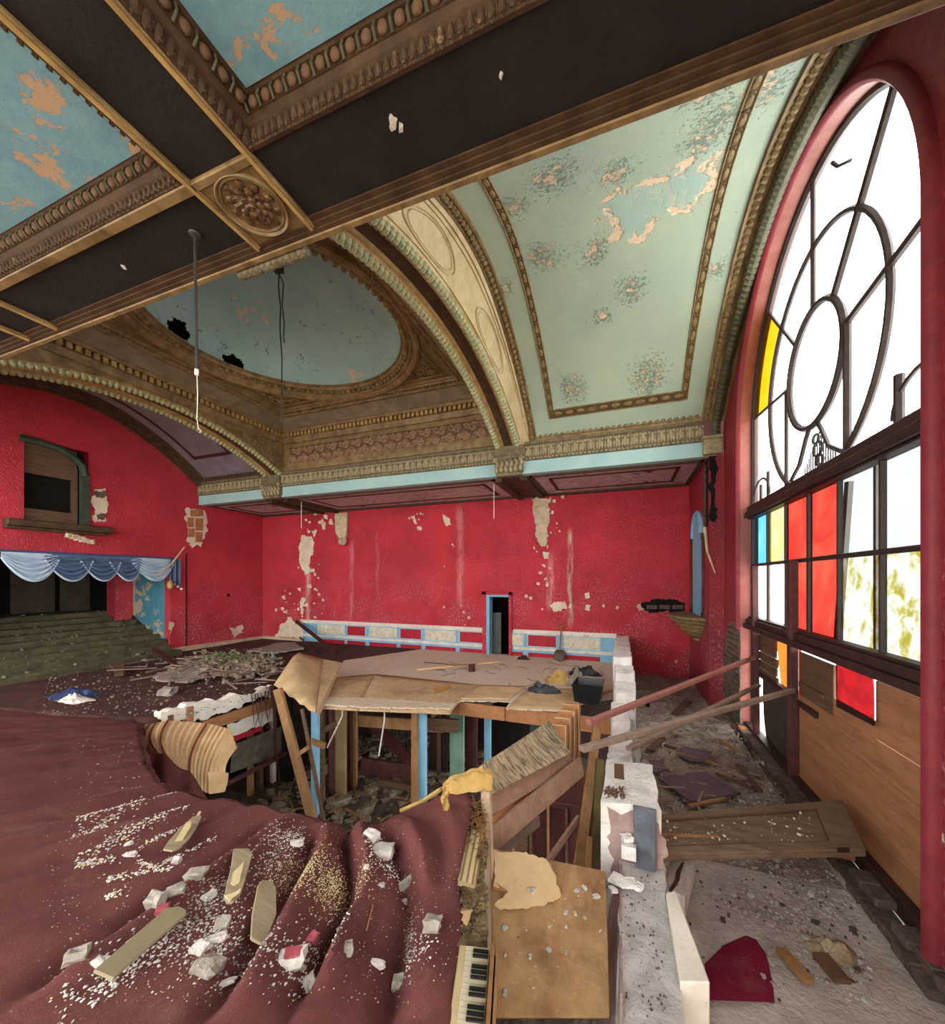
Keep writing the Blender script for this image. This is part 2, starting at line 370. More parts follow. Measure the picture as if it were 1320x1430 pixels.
m.sweep([(0, 0), (.0, .04), (.03, .075), (.08, .07), (.11, .04), (.11, 0)], hp)
ob('hood_moulding', m, paint('red_hood_moulding', '#86323a', '#742a32', 5, .5, 60, .5, .01), wall_window, smooth=True)
# storey below, aisle floor
M_RUB = paint('dusty_rubble_floor', '#6f6154', '#4c4036', 3, .9, 14, 1.0, .05, chips=(('#b7aa98', 9, .64, .3), ('#2b221c', 6, .6, .3)))
st('floor', MB().box((XL-.3, -4, ZL-.1), (3, YB, ZL)), M_RUB, 'rubble strewn floor of the storey below the pit', 'floor')
M_AISLE = paint('dusty_concrete_aisle', '#c9c1ba', '#aaa199', 1.6, .9, 20, .8, .03, chips=(('#b9afa5', 11, .66, .3), ('#3c332d', 9, .665, .35)), dirt=('#6a5d52', 1.2, .45, .75, .6))
st('floor_1', MB().box((.22, -1.5, ZF-.4), (XW+.7, YB, ZF)), M_AISLE, 'dusty concrete floor of the aisle beside the window', 'floor')
st('roof', MB().box((XL-.3, -1.5, 7.35), (XW+.5, YB+.3, 7.5)), M_VOID, 'dark roof slab added over the hall against light leaks', 'roof')  # out of view, put in to stop light leaking through ceiling gaps

# ------------------------------------------------------------------ soffit behind the cornice
m = MB().box((XL, YC+.15, ZS), (XN+.2, YB, ZS+.12))
soffit = st('ceiling', m, M_SOFF, 'peeling purple soffit strip between cornice and back wall', 'ceiling')
pan = MB(); gold = MB(); dk = MB()
cuts = [XL+.1, -11.9, -11.0, -3.35, -2.45, XN]
for a, b in ((cuts[0], cuts[1]), (cuts[2], cuts[3]), (cuts[4], cuts[5])):
    for lo, hi in (((a+.05, YC+.25), (b-.05, YB-.1)),):
        for q, t, mm in ((.0, .09, gold), (.45, .09, dk)):
            x0, x1, y0, y1 = lo[0]+q, hi[0]-q, lo[1]+q, hi[1]-q
            for u in ((x0, y0, x1, y0+t), (x0, y1-t, x1, y1), (x0, y0, x0+t, y1), (x1-t, y0, x1, y1)):
                mm.box((u[0], u[1], ZS-.045 if mm is gold else ZS-.02), (u[2], u[3], ZS))
for a, b in ((cuts[1], cuts[2]), (cuts[3], cuts[4])):
    pan.box((a+.22, YC+.2, ZS-.03), (b-.22, YB, ZS)); 
    for x in (a, b-.18): gold.box((x, YC+.2, ZS-.12), (x+.18, YB, ZS))
gold.box((XL, YB-.1, ZS-.06), (XN, YB, ZS))
ob('panel_border', gold, M_BROWN, soffit); ob('panel_stripe', dk, M_MAROON, soffit); ob('cross_panel', pan, M_BROWN, soffit)

# ------------------------------------------------------------------ cornice and fascia along YC
m = MB().box((XL, YC, 2.84), (1.78, YC+.2, 3.2)); m.box((XL, YC-.02, 2.84), (1.78, YC, 2.88))
fascia = st('trim_1', m, M_FASC, 'pale blue fascia band under the cornice', 'trim')
m = MB(); 
prof = [(0, 3.18), (.05, 3.2), (.05, 3.25), (.03, 3.26), (.05, 3.58), (.09, 3.6), (.09, 3.66), (0, 3.7)]
for a, b in ((XL, -11.85), (-11.05, -3.3), (-2.45, 1.8)):
    m.rows([[(x, YC-p, z) for p, z in prof] for x in (a, b)])
M_LEAFD = paint('dark_leaf_ground', '#776d54', '#574f3c', 9, .7, 60, .5, .01)
cornice = st('trim_2', m, M_LEAFD, 'carved leaf cornice band along the far side of the bays', 'trim')
m = MB(); d2 = MB()
for a, b in ((XL, -11.85), (-11.05, -3.3), (-2.45, 1.8)):
    n = int((b-a)/.2)
    for i in range(n):
        x = a+(i+.5)*(b-a)/n; y = YC-.05
        m.egg((x, y, 3.42), (.04, 0, 0), (0, .05, 0), (0, 0, .15), 6, 4)
        for s_ in (-1, 1):
            m.egg((x+s_*.055, y, 3.38), (.03, 0, .03*s_), (0, .03, 0), (-.05*s_*.4, 0, .1), 5, 3)
            m.egg((x+s_*.06, y, 3.53), (.035, 0, 0), (0, .025, 0), (0, 0, .035), 5, 3)
    n = int((b-a)/.1)
    for i in range(n): d2.egg((a+(i+.5)*(b-a)/n, YC-.055, 3.225), (.032, 0, 0), (0, .03, 0), (0, 0, .026), 5, 3)
ob('leaf_relief', m, M_LEAF, cornice, kind='stuff'); ob('bead_row', d2, M_LEAF, cornice, kind='stuff')

# ------------------------------------------------------------------ right barrel vault
VX0, VX1 = -2.13, 1.74
vault = st('ceiling_vault', MB().grid(lambda u, v: (VX0+(VX1-VX0)*u, 2.2+(YC-2.2)*v, VZ(2.2+(YC-2.2)*v)), 8, 60), M_VAULT, 'sea green barrel vault with flaking paint beside the arched window', 'ceiling', smooth=True)
m = MB(); L = MB(); bl = MB()
x0, x1, w, yb = -1.72, 1.38, .12, 9.78
def band(mb, xa, xb, off, a=2.2, b=yb): mb.rows([[(x, y, VZ(y)-off) for y in span(a, b, 44)] for x in (xa, xb)])
band(m, x0, x0+w, .012); band(m, x1-w, x1, .012); m.rows([[(x, y, VZ(y)-.012) for y in span(yb-.17, yb, 6)] for x in (x0, x1)])
for a in (x0, x0+w, x1-w, x1): L.tube(arc(lambda y: VZ(y)-.012, a, 2.2, yb if a in (x0, x1) else yb-.17), .014, 4)
for y, a, b in ((yb, x0, x1), (yb-.17, x0+w, x1-w)): L.tube([(a, y, VZ(y)-.015), (b, y, VZ(y)-.015)], .014, 4)
for xc in (x0+w/2, x1-w/2):
    for i, (p, t) in enumerate(track(arc(lambda y: VZ(y)-.015, xc, 2.2, yb-.1), .27)):
        nrm = t.cross(V((1, 0, 0)))
        bl.egg(p, t*.1, V((.042, 0, 0)), nrm*.018, 8, 4)
        q = p+t*.135
        for s_ in (-1, 1): bl.egg(q+V((s_*.025, 0, 0)), t*.02+V((s_*.018, 0, 0)), V((.012, 0, 0)), nrm*.015, 5, 3)
for p, t in track([V((x0+.1, yb-.085, VZ(yb-.085)-.015)), V((x1-.1, yb-.085, VZ(yb-.085)-.015))], .27): bl.egg(p, t*.1, V((0, .05, -.03)), V((0, .01, .015)), 8, 4)
ob('stencil_band', m, M_BAND, vault); ob('band_edge', L, M_ORN, vault); ob('medallion', bl, M_ORN, vault, kind='stuff')
# edge mouldings of the vault: inner side, window side, springing
m = MB(); e = MB(); rope = MB()
for xa, sgn in ((VX0, -1), (VX1, 1)):
    pts = arc(VZ, xa)
    m.rows([[p+V((sgn*a, 0, -b)) for p in pts] for a, b in ((0, 0), (0, .05), (.03, .05), (.06, .03), (.16, .03), (.18, .06), (.2, .06), (.2, .02))])
    beads(e, arc(VZ, xa+sgn*.1, dz=-.045), .125, .052, .05, (1, 0, 0))
prf = [(0, .02), (.02, .05), (.05, .05)]
m.rows([[p+V((a, 0, -b)) for p in arc(VZ, VX1+.2)] for a, b in ((-.0, .06), (.03, .1), (.07, .1), (.09, .05), (.3, .12))])
m.rows([[(x, YC-a, z) for a, z in ((0, 3.66), (.1, 3.66), (.12, 3.7), (.05, 3.72), (.07, 3.82), (0, 3.86))] for x in (VX0, VX1)])
beads(e, [(VX0+.05, YC-.07, 3.77), (VX1, YC-.07, 3.77)], .14, .055, .05, (0, 0, 1), n=8)
ob('vault_edge', m, M_GOLD, vault); ob('egg_moulding', e, M_ORN, vault, kind='stuff')
cz = lambda y: VZ(y)-.1
beads(rope, [(2.03, YC, 3.1), (2.03, YC, 3.5)]+arc(cz, 2.03)[::-1], .1, .085, .11, (1, 0, 0), n=8, tilt=.45)
rope.tube([(2.03, YC, 3.1), (2.03, YC, 3.5)]+arc(cz, 2.03)[::-1], .09, 8)
ob('rope_moulding', rope, M_ROPEG, vault, kind='stuff')
ob('corner_block', MB().box((1.76, YC-.16, 2.86), (2.14, YC, 3.2)).box((1.74, YC-.18, 3.2), (2.16, YC, 3.28)), M_LEAF, vault, bev=.02)

# ------------------------------------------------------------------ transverse arches on both sides of the domed bay
def rib(nm, xl, xr, cove, label):
    m = MB(); b = MB(); g = MB(); A = arc(RZ, 0, 2.3, YC, 48)
    w = xr-xl
    P = [(0, .3), (0, 0), (.13, -.01), (.15, .03), (.2, .03), (.22, .07), (w-.22, .07), (w-.2, .03), (w-.15, .03), (w-.13, -.01), (w, 0), (w, .3)]
    o = st(nm, g.rows([[p+V((xl+.2+.022, 0, .068)) for p in A], [p+V((xr-.222, 0, .068)) for p in A]]), M_BROWN, label, 'arch')
    ob('arch_core', MB().rows([[p+V((xl+.02, 0, .16)) for p in A], [p+V((xr-.02, 0, .16)) for p in A]]), M_BROWN, o)
    for seg in (P[:6], P[6:]): m.rows([[p+V((xl+a, 0, z)) for p in A] for a, z in seg])
    ob('arch_fillet', m, M_GOLDL, o)
    for x in (xl+.06, xr-.06):
        beads(b, [q+V((x, 0, -.015)) for q in A], .12, .062, .085, (1, 0, 0), n=8, tilt=.35)
        b.tube([q+V((x, 0, .01)) for q in A], .05, 6)
    ob('bead_rope', b, M_ROPE, o, kind='stuff')
    return o
rib_r = rib('trim_3', -3.25, -2.58, True, 'beaded bronze arch between the dome and the green vault')
rib_l = rib('trim_4', -11.75, -10.98, True, 'beaded bronze arch between the dome and the purple vault')
# cream cove from the right arch up to the green vault, with sunk ovals
A = arc(RZ, -2.58, 2.3, YC, 60); B = arc(lambda y: VZ(y)-.02, VX0-.18, 2.3, YC, 60)
cove = MB(); NC = 8
def cpt(y, k):
    a = V((-2.58, y, RZ(y)+.02)); b = V((VX0-.18, y, VZ(y)-.02)); p = a.lerp(b, k); p.x -= .1*math.sin(PI*k)*(b.z-a.z); return p
cove.rows([[cpt(y, k/NC) for y in span(2.3, YC, 60)] for k in range(NC+1)])
ob('cream_cove', cove, M_CREAM, rib_r, smooth=True)
mo = MB(); mo.tube([cpt(y, .1)+V((.02, 0, 0)) for y in span(2.6, YC-.2, 50)], .022, 5); mo.tube([cpt(y, .88)+V((.02, 0, 0)) for y in span(2.6, YC-.2, 50)], .03, 5); mo.tube([cpt(y, .8)+V((.02, 0, 0)) for y in span(2.6, YC-.2, 50)], .014, 5)
for yc, hw in ((7.5, .8), (4.9, .8)):
    for s_, r_ in ((1, .011), (.86, .007)):
        mo.tube([cpt(yc+hw*s_*math.cos(a), .45+.28*s_*math.sin(a))+V((.02, 0, 0)) for a in span(0, 2*PI, 32)][:-1], r_, 5, True)
ob('cove_moulding', mo, M_CREAM, rib_r)
# purple side of the left arch stays plain; wall above the arch that faces the dome
m = MB(); m.rows([[(BX0, y, RZ(y)+.05) for y in span(2.3, YC, 48)], [(BX0, y, 4.82) for y in span(2.3, YC, 48)]])
ob('spandrel', m, M_GOLD, rib_l)
m = MB()
def curl(mb, c, ux, uz, r, turns=1.6, sgn=1, th=.014, n=12, out=V((0, 0, 0))):
    pts = []
    for i in range(n+1):
        t = i/n; a = sgn*2*PI*turns*t; rr = r*(1-.85*t); pts.append(V(c)+V(ux)*math.cos(a)*rr+V(uz)*math.sin(a)*rr+out*t)
    mb.tube(pts, [th*(1.2-.4*i/n) for i in range(n+1)], 4)
for y, r in ((9.75, .19), (9.4, .15), (9.78, .12), (9.1, .12), (8.85, .09), (9.5, .09)):
    for k in range(2): curl(m, (BX0+.02, y-.1*k, RZ(y)+.28+.2*k*(y > 9.3)+.5*max(0, y-9.2)*k), (0, 1, 0), (0, 0, 1), r, 1.5, 1 if k else -1, .022, 12, V((.03, 0, 0)))
ob('scroll_relief', m, M_ORN, rib_l, kind='stuff')
# capitals
def capital(x0, x1, lab):
    m = MB(); m.box((x0, YC-.18, 3.24), (x1, YC+.05, 3.34)).box((x0+.03, YC-.14, 2.9), (x1-.03, YC+.05, 3.24)).box((x0+.06, YC-.12, 2.8), (x1-.06, YC+.05, 2.9))
    m.box((x0+.02, YC-.16, 3.34), (x1-.02, YC+.1, 3.6))
    o = st('trim', m, M_LEAFD, lab, 'capital', bev=.015)
    l = MB(); n = 6
    for i in range(n):
        x = x0+.08+(x1-x0-.16)*i/(n-1)
        for z, s_ in ((2.98, 1), (3.12, .85)): l.egg((x+(.03 if s_ < 1 else 0), YC-.15, z), (.045*s_, 0, 0), (0, .035, 0), (0, -.02, .09*s_), 6, 4); l.egg((x, YC-.19, z+.08), (.03, 0, 0), (0, .03, 0), (0, 0, .02), 5, 3)
    for x in (x0+.06, x1-.06): curl(l, (x, YC-.17, 3.22), (1, 0, 0), (0, 0, 1), .07, 1.5, 1, .018)
    ob('acanthus_leaf', l, M_LEAF, o, kind='stuff'); return o
capital(-3.3, -2.46, 'carved capital carrying the bright beaded arch by the green vault')
capital(-11.85, -10.98, 'carved capital carrying the beaded arch by the purple vault')

# ------------------------------------------------------------------ left barrel vault
m = MB().grid(lambda u, v: (XL+.01+(-11.75-XL)*u, 2.2+(YC-2.2)*v, VZ(2.2+(YC-2.2)*v)-.35*0), 6, 48)
vl = st('ceiling_vault_1', m, M_PURP, 'dull purple barrel vault over the stair side', 'ceiling', smooth=True)
m = MB(); d = MB()
for xa, sg in ((XL+.02, 1), (-11.75, -1)):
    m.rows([[p+V((sg*a, 0, -b)) for p in arc(VZ, xa)] for a, b in ((0, .25), (.14, .25), (.16, .16), (.28, .14), (.3, .04), (.42, .0))])
    d.rows([[p+V((sg*a, 0, -.012)) for p in arc(VZ, xa, 2.2, 9.5)] for a in (.8, .92)])
d.rows([[(x, y, VZ(y)-.012) for y in (9.4, 9.5)] for x in (XL+.8, -12.5)])
m.rows([[(x, YC-a, z) for a, z in ((0, 3.66), (.1, 3.66), (.12, 3.72), (.05, 3.74), (.1, 3.84), (0, 3.9))] for x in (XL, -11.75)])
e = MB(); beads(e, arc(VZ, XL+.22, dz=-.16), .16, .06, .05, (1, 0, 0)); beads(e, [(XL, YC-.09, 3.79), (-11.8, YC-.09, 3.79)], .16, .06, .05, (0, 0, 1))
ob('vault_edge', m, M_BROWN, vl); ob('stencil_band', d, M_MAROON, vl); ob('egg_moulding', e, M_BROWN, vl, kind='stuff')
# cove between the left arch soffit and the purple vault
m = MB().rows([[(-11.75, y, RZ(y)+.02) for y in span(2.3, YC, 48)], [(-11.75, y, VZ(y)) for y in span(2.3, YC, 48)]]); ob('arch_face', m, M_GOLD, rib_l)

# ------------------------------------------------------------------ domed bay: entablature, soffits, ring, dome
m = MB().box((BX0, YC, 3.66), (BX1, YC+.15, 5.5))
m.box((BX0, YC-.04, 3.7), (BX1, YC, 3.9))
fr = st('trim_5', m, M_GOLD, 'bronze frieze wall below the dome above the cornice', 'frieze')
M_FRZ = paint('brown_frieze', '#6e5640', '#584330', 9, .65, 40, .5, .01); M_FRZL = paint('pinkish_bronze_relief', '#a08268', '#84674e', 9, .6, 50, .4, .01)
fx0, fx1, fz0, fz1 = BX0+.3, BX1-.05, 3.93, 4.5
m = MB()
for a in ((fx0, fz0-.03, fx1, fz0+.03), (fx0, fz1-.03, fx1, fz1+.03)): m.box((a[0], YC-.05, a[1]), (a[2], YC, a[3]))
m.box((fx0-.03, YC-.05, fz0), (fx0+.03, YC, fz1)); ob('frieze_frame', m, M_GOLD, fr)
ob('frieze_ground', MB().box((fx0, YC-.015, fz0), (fx1, YC, fz1)), M_FRZ, fr)
m = MB(); n = 30
for i in range(n):
    x = fx0+.14+(fx1-fx0-.28)*i/(n-1); s_ = 1 if i % 2 else -1
    curl(m, (x, YC-.03, 4.215+.1*s_), (1, 0, 0), (0, 0, s_), .135, 1.6, 1, .034, 12, V((0, -.02, 0)))
    curl(m, (x+.06, YC-.03, 4.215-.16*s_), (1, 0, 0), (0, 0, -s_), .1, 1.3, -1, .03, 10, V((0, -.02, 0)))
    m.egg((x, YC-.03, 4.215+.1*s_), (.035, 0, 0), (0, .03, 0), (0, 0, .035), 6, 3); m.egg((x+.1, YC-.03, 4.215+.2*s_), (.04, 0, .02), (0, .02, 0), (-.01, 0, .025), 5, 3); m.egg((x-.05, YC-.03, 4.2-.2*s_), (.04, 0, -.02), (0, .02, 0), (.01, 0, .025), 5, 3)
ob('scroll_relief', m, M_FRZL, fr, kind='stuff')
bayc = lambda i: [(BX0+i, BY1+i), (BX1-i, BY1+i), (BX1-i, YC-i), (BX0+i, YC-i)]
def square(mb, prof): mb.rows([[V((x, y, z)) for x, y in bayc(i)] for i, z in prof], closed=True)
m = MB(); square(m, [(0, 4.62), (.06, 4.64), (.1, 4.78), (.1, 4.8), (.04, 4.82), (.04, 4.95), (.16, 4.95), (.2, 5.02), (.24, 5.02)])
coff = st('ceiling_1', m, M_GOLD, 'square bronze ceiling of stepped mouldings around the dome', 'ceiling')
m = MB(); square(m, [(.24, 5.02), (.62, 5.22)]); ob('pale_soffit', m, paint('worn_grey_bronze', '#8c7f6c', '#6f6350', 3, .6, 30, .4, .01, chips=(('#b5aa98', 8, .62, .4),)), coff)
m = MB(); square(m, [(.62, 5.22), (.65, 5.2), (.72, 5.2), (.76, 5.26), (.84, 5.26), (.86, 5.3), (.9, 5.3), (.92, 5.34)]); ob('inner_moulding', m, M_GOLD, coff)
dn = MB(); bd = MB()
for (ax, ay), (bx, by) in zip(bayc(.09), bayc(.09)[1:]+bayc(.09)[:1]):
    for p, t in track([V((ax, ay, 4.88)), V((bx, by, 4.88))], .15): dn.obox(p, t*.045, V((t.y, -t.x, 0))*.055, (0, 0, .06))
for (ax, ay), (bx, by) in zip(bayc(.8), bayc(.8)[1:]+bayc(.8)[:1]): beads(bd, [(ax, ay, 5.24), (bx, by, 5.24)], .1, .035, .035, (0, 0, 1), n=5, m=3)
ob('dentil', dn, M_GOLDL, coff, kind='stuff'); ob('bead_row', bd, M_ORN, coff, kind='stuff')
RO = DR+.42; zc = 5.34
def sq(a):
    c, s_ = math.cos(a), math.sin(a); hx = (BX1-BX0)/2-.92; hy = (YC-BY1)/2-.92; k = min(hx/abs(c) if abs(c) > 1e-6 else 9e9, hy/abs(s_) if abs(s_) > 1e-6 else 9e9)
    return V(((BX0+BX1)/2+c*k, (BY1+YC)/2+s_*k, zc))
an = [2*PI*i/96 for i in range(96)]
ring_ = [V((DC[0]+RO*math.cos(a), DC[1]+RO*math.sin(a), zc)) for a in an]
m = MB().rows([[sq(a) if (sq(a)-V((*DC, zc))).length > RO else V((DC[0]+(RO+.01)*math.cos(a), DC[1]+(RO+.01)*math.sin(a), zc)) for a in an], ring_], closed=True)
ob('spandrel_ground', m, M_GOLD, coff)
m = MB()
for sx in (-1, 1):
    for sy in (-1, 1):
        c = V(((BX0+BX1)/2+sx*((BX1-BX0)/2-1.25), (BY1+YC)/2+sy*((YC-BY1)/2-1.25), zc-.02))
        d1 = V((-sx, 0, 0)); d2 = V((0, -sy, 0))
        for k in range(4):
            for dd, e_ in ((d1, d2), (d2, d1)): curl(m, c+dd*(.16+.24*k)+e_*(.03+.05*(k == 0)), dd, e_, .13-.02*k, 1.5, 1, .022, 12, V((0, 0, -.03)))
        m.egg(c+(d1+d2)*.05, d1*.12, d2*.12, (0, 0, .05), 8, 4)
        a, b, e_ = c+(d1+d2)*-.13, c+d1*1.15-d2*.13, c+d2*1.15-d1*.13
        m.tube([a, b], .02, 4); m.tube([a, e_], .02, 4)
ob('corner_scroll', m, M_ORN, coff, kind='stuff')
m = MB().lathe([(RO+.02, zc-.0), (RO, zc-.1), (RO-.06, zc-.13), (RO-.12, zc-.1), (RO-.15, zc-.04), (RO-.2, zc-.06), (RO-.24, zc), (RO-.36, zc+.05), (RO-.38, zc+.1), (RO-.42, zc+.11), (RO-.42, zc+.16)], (DC[0], DC[1], 0), 96)
dring = ob('dome_ring', m, M_GOLD, coff, smooth=True)
e = MB()
for i in range(100):
    a = 2*PI*i/100; o_ = V((math.cos(a), math.sin(a), 0)); t = V((-o_.y, o_.x, 0)); e.egg(V((DC[0], DC[1], zc-.0))+o_*(RO-.31), t*.055, o_*.06, V((0, 0, .055)), 6, 4)
ob('egg_moulding', e, M_ORN, dring, kind='stuff')
# dome with two ragged holes near its foot
rn = random.Random(3)
NA, NB = 420, 90; hol = []
for q, r_ in (((250, 460), .3), ((326, 506), .3)):
    r0 = ray(*q); t = 5.0
    while True:
        p = r0*t; k = math.hypot(p.x-DC[0], p.y-DC[1])/(DR+.02)
        if p.z > zc+.14 and (k*k+((p.z-zc-.14)/1.5)**2) >= 1: break
        if t > 20: break
        t += .02
    hol.append((p, r_))
def dp(i, j): 
    t = PI/2*j/NB; r = (DR+.02)*math.cos(t); a = 2*PI*i/NA; return V((DC[0]+r*math.cos(a), DC[1]+r*math.sin(a), zc+.14+1.5*math.sin(t)))
vs = [dp(i, j) for j in range(NB+1) for i in range(NA)]; fs = []
for j in range(NB):
    for i in range(NA):
        f = (j*NA+i, j*NA+(i+1) % NA, (j+1)*NA+(i+1) % NA, (j+1)*NA+i); c = (vs[f[0]]+vs[f[2]])/2
        if any((V(((c-h).x, (c-h).y, (c-h).z*1.6))).length < r*(.95+.5*mnoise.noise(c*6)) for h, r in hol): continue
        fs.append(f)
m = MB(); m.add(vs, fs)
dome = st('ceiling_dome', m, M_DOME, 'blue green plaster dome with two ragged holes at its foot', 'ceiling', smooth=True)
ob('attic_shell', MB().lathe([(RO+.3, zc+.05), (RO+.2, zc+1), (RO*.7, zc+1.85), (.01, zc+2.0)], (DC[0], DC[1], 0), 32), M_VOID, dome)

# ------------------------------------------------------------------ flat coffered ceiling on the near side
CZ = 2.82
GX = [-10.1, -9.5, -6.5, -5.9, -2.9, -2.3]   # crossing beams
def near():
    b = MB(); gold = MB(); m_fine = MB()
    YN0, YN1 = 1.87, 2.53                                   # long beam
    xs0, xs1 = -13, 2.2
    b.box((xs0, YN0, CZ), (xs1, YN1-.06, CZ+.5))
    o = st('ceiling_2', b, M_BLACK, 'soot black coffered ceiling beams edged with bronze strips', 'ceiling')
    def strip(x0, y0, x1, y1, h=.035): gold.box((x0, y0, CZ-h), (x1, y1, CZ))
    gold.box((xs0, 2.475, CZ-.045), (xs1, YN1, CZ)); st_ = MB(); st_.box((xs0, 2.36, CZ-.012), (xs1, 2.4, CZ)); st_.box((xs0, 2.4, CZ-.026), (xs1, 2.44, CZ)); st_.box((xs0, 2.44, CZ-.036), (xs1, 2.476, CZ)); ob('beam_steps', st_, M_BROWN, o)
    cb = MB()
    for k in range(0, len(GX), 2):
        x0, x1 = GX[k], GX[k+1]
        cb.box((x0, -.9, CZ), (x1, YN0, CZ+.5))
        for a, c in ((x0-.015, x0+.045), (x1-.045, x1+.015)): strip(a, -.9, c, YN1-.1); m_fine.box((a+.02, -.9, CZ-.05), (c-.02, YN1-.1, CZ-.03))
        strip(x0, YN0-.01, x1, YN0+.05); 
    for k in range(1, len(GX)-1, 2): strip(GX[k], YN0-.02, GX[k+1], YN0+.06)
    ob('cross_beam', cb, M_BLACK, o)
    ob('bronze_strip', gold, M_GOLD, o, bev=.008); ob('strip_fillet', m_fine, M_GOLDL, o)
    M_ROSL = paint('tarnished_rosette', '#6d5030', '#3c2a1c', 20, .4, 60, .4, .01, spec=.5)
    # rosette square at the crossing
    c = V((-2.6, 2.14, CZ)); m = MB()
    m.lathe([(.245, -.0), (.245, -.03), (.235, -.04), (.22, -.02), (.205, -.03), (.19, .0), (.17, .035), (.0, .05)], c, 40)
    ros = ob('rosette', m, M_GOLD, o, smooth=True)
    m = MB().box((-2.9, 1.93, CZ-.014), (-2.3, 2.4, CZ)); ob('rosette_field', m, M_GOLD, o)
    p = MB()
    for ring, (n, rad, ln) in enumerate(((10, .135, .06), (10, .095, .05), (8, .06, .04), (4, .03, .025))):
        for i in range(n):
            a = 2*PI*(i+.5*(ring % 2))/n; d = V((math.cos(a), math.sin(a), 0)); t = V((-d.y, d.x, 0))
            p.egg(c+d*rad+V((0, 0, -.01-.012*ring)), d*ln+V((0, 0, -.012)), t*.033, V((0, 0, .02)), 8, 4)
            p.egg(c+d*(rad+ln*.7)+V((0, 0, -.02-.01*ring)), d*.016, t*.03, V((0, 0, .014)), 6, 3)
    p.egg(c+V((0, 0, -.04)), (.025, 0, 0), (0, .025, 0), (0, 0, .02), 8, 4)
    ob('rosette_leaf', p, M_ROSL, ros, kind='stuff')
    # coffers: acanthus edge, fillets, egg and dart, painted panel
    M_CPAN = paint('blue_coffer_panel', '#7ba6b6', '#6a95a8', 4, .6, 30, .4, .01, chips=(('#b49a80', 3.2, .56, .4), ('#5c4a3c', 9, .66, .35)))
    M_EGG = paint('brown_pink_egg', '#7d6149', '#5c4534', 14, .55, 60, .4, .01, dirt=('#33261d', 9, .5, .75, .6)); M_ACAN = paint('dark_acanthus', '#5a4430', '#3a2a1f', 16, .6, 60, .5, .01, dirt=('#a98e66', 7, .58, .72, .8))
    ends = [(-9.5, -6.5), (-5.9, -2.9), (-2.3, 2.2)]
    egg0 = None
    for x0, x1 in ends:
        y1 = YN0; y0 = -.75; far_ = MB()
        cs = lambda i: [(x0+i, y0+i), (x1-i, y0+i), (x1-i, y1-i), (x0+i, y1-i)]
        m = MB(); m.rows([[V((x, y, z)) for x, y in cs(i)] for i, z in ((.0, CZ-.02), (.03, CZ-.03), (.04, CZ+.06), (.06, CZ+.07), (.075, CZ+.11), (.085, CZ+.11), (.085, CZ+.2), (.105, CZ+.2), (.125, CZ+.21), (.14, CZ+.21))], closed=True)
        cf = ob('coffer_frame', m, M_BROWN, o)
        ob('coffer_panel', MB().box((x0+.13, y0+.13, CZ+.2), (x1-.13, y1-.13, CZ+.25)), M_CPAN, cf)
        eggs = []; ac = MB(); dt = MB()
        for (ax, ay), (bx, by) in zip(cs(.098), cs(.098)[1:]+cs(.098)[:1]):
            inw = V((by-ay, -(bx-ax), 0)).normalized()*-1
            for i, (pp, t) in enumerate(track([V((ax, ay, CZ+.145)), V((bx, by, CZ+.145))], .105)):
                eggs.append((pp, t*.034, inw*.026))
                q = pp+t*.0525; dt.tube([q+V((0, 0, -.04))-inw*.01, q-inw*.0+V((0, 0, 0))+inw*.022, q+V((0, 0, .045))+inw*.01], .009, 4)
        for (ax, ay), (bx, by) in zip(cs(.035), cs(.035)[1:]+cs(.035)[:1]):
            inw = V((by-ay, -(bx-ax), 0)).normalized()*-1
            for i, (pp, t) in enumerate(track([V((ax, ay, CZ+.01)), V((bx, by, CZ+.01))], .055)):
                ac.egg(pp+inw*.008, t*.02, inw*.014, V((0, 0, .045))+inw*.014, 6, 4); ac.egg(pp+inw*.0+t*.0275+V((0, 0, .02)), t*.012, inw*.014, V((0, 0, .03)), 5, 3)
                ac.egg(pp+inw*.016+V((0, 0, -.03)), t*.018, inw*.01, V((0, 0, .012)), 5, 3)
        
        for pp, t, inw in eggs:
            if x1 < -5 or pp.y < .2 or pp.x > 1.2:      # out of the photograph's sight: joined
                far_.egg(pp, t, inw, V((0, 0, .036)), 6, 4); continue
            if egg0 is None: egg0 = ob('egg', MB().egg((0, 0, 0), (1, 0, 0), (0, 1, 0), (0, 0, 1), 9, 6), M_EGG, cf, smooth=True); e1 = egg0
            else: e1 = again(egg0, 'egg', cf)
            e1.matrix_world = Matrix(((t.x, inw.x, 0, pp.x), (t.y, inw.y, 0, pp.y), (t.z, inw.z, .036, pp.z), (0, 0, 0, 1)))
        if far_.v: ob('egg_row', far_, M_EGG, cf, kind='stuff')
        ob('dart', dt, M_ROPEG, cf, kind='stuff'); ob('acanthus', ac, M_ACAN, cf, kind='stuff')
    # broken end of a bead moulding on the far face
    m = MB(); beads(m, [(-3.3, 2.585, 2.8), (-2.5, 2.585, 2.8)], .07, .06, .05, (0, 0, 1), n=8, tilt=.4); m.tube([(-3.28, 2.585, 2.8), (-2.52, 2.585, 2.8)], .04, 6)
    ob('bead_fragment', m, M_LEAFD, o, kind='stuff')
    # the wall over the long beam, seen from the hall
    ob('beam_back', MB().box((-13, YN1-.06, CZ), (2.2, YN1, CZ+.45)), M_GOLD, o)
    st('ceiling_3', MB().box((-13, -1.4, CZ+.5), (2.2, 2.45, CZ+.55)), M_VOID, 'boards closing the top of the coffered ceiling', 'ceiling')
near()
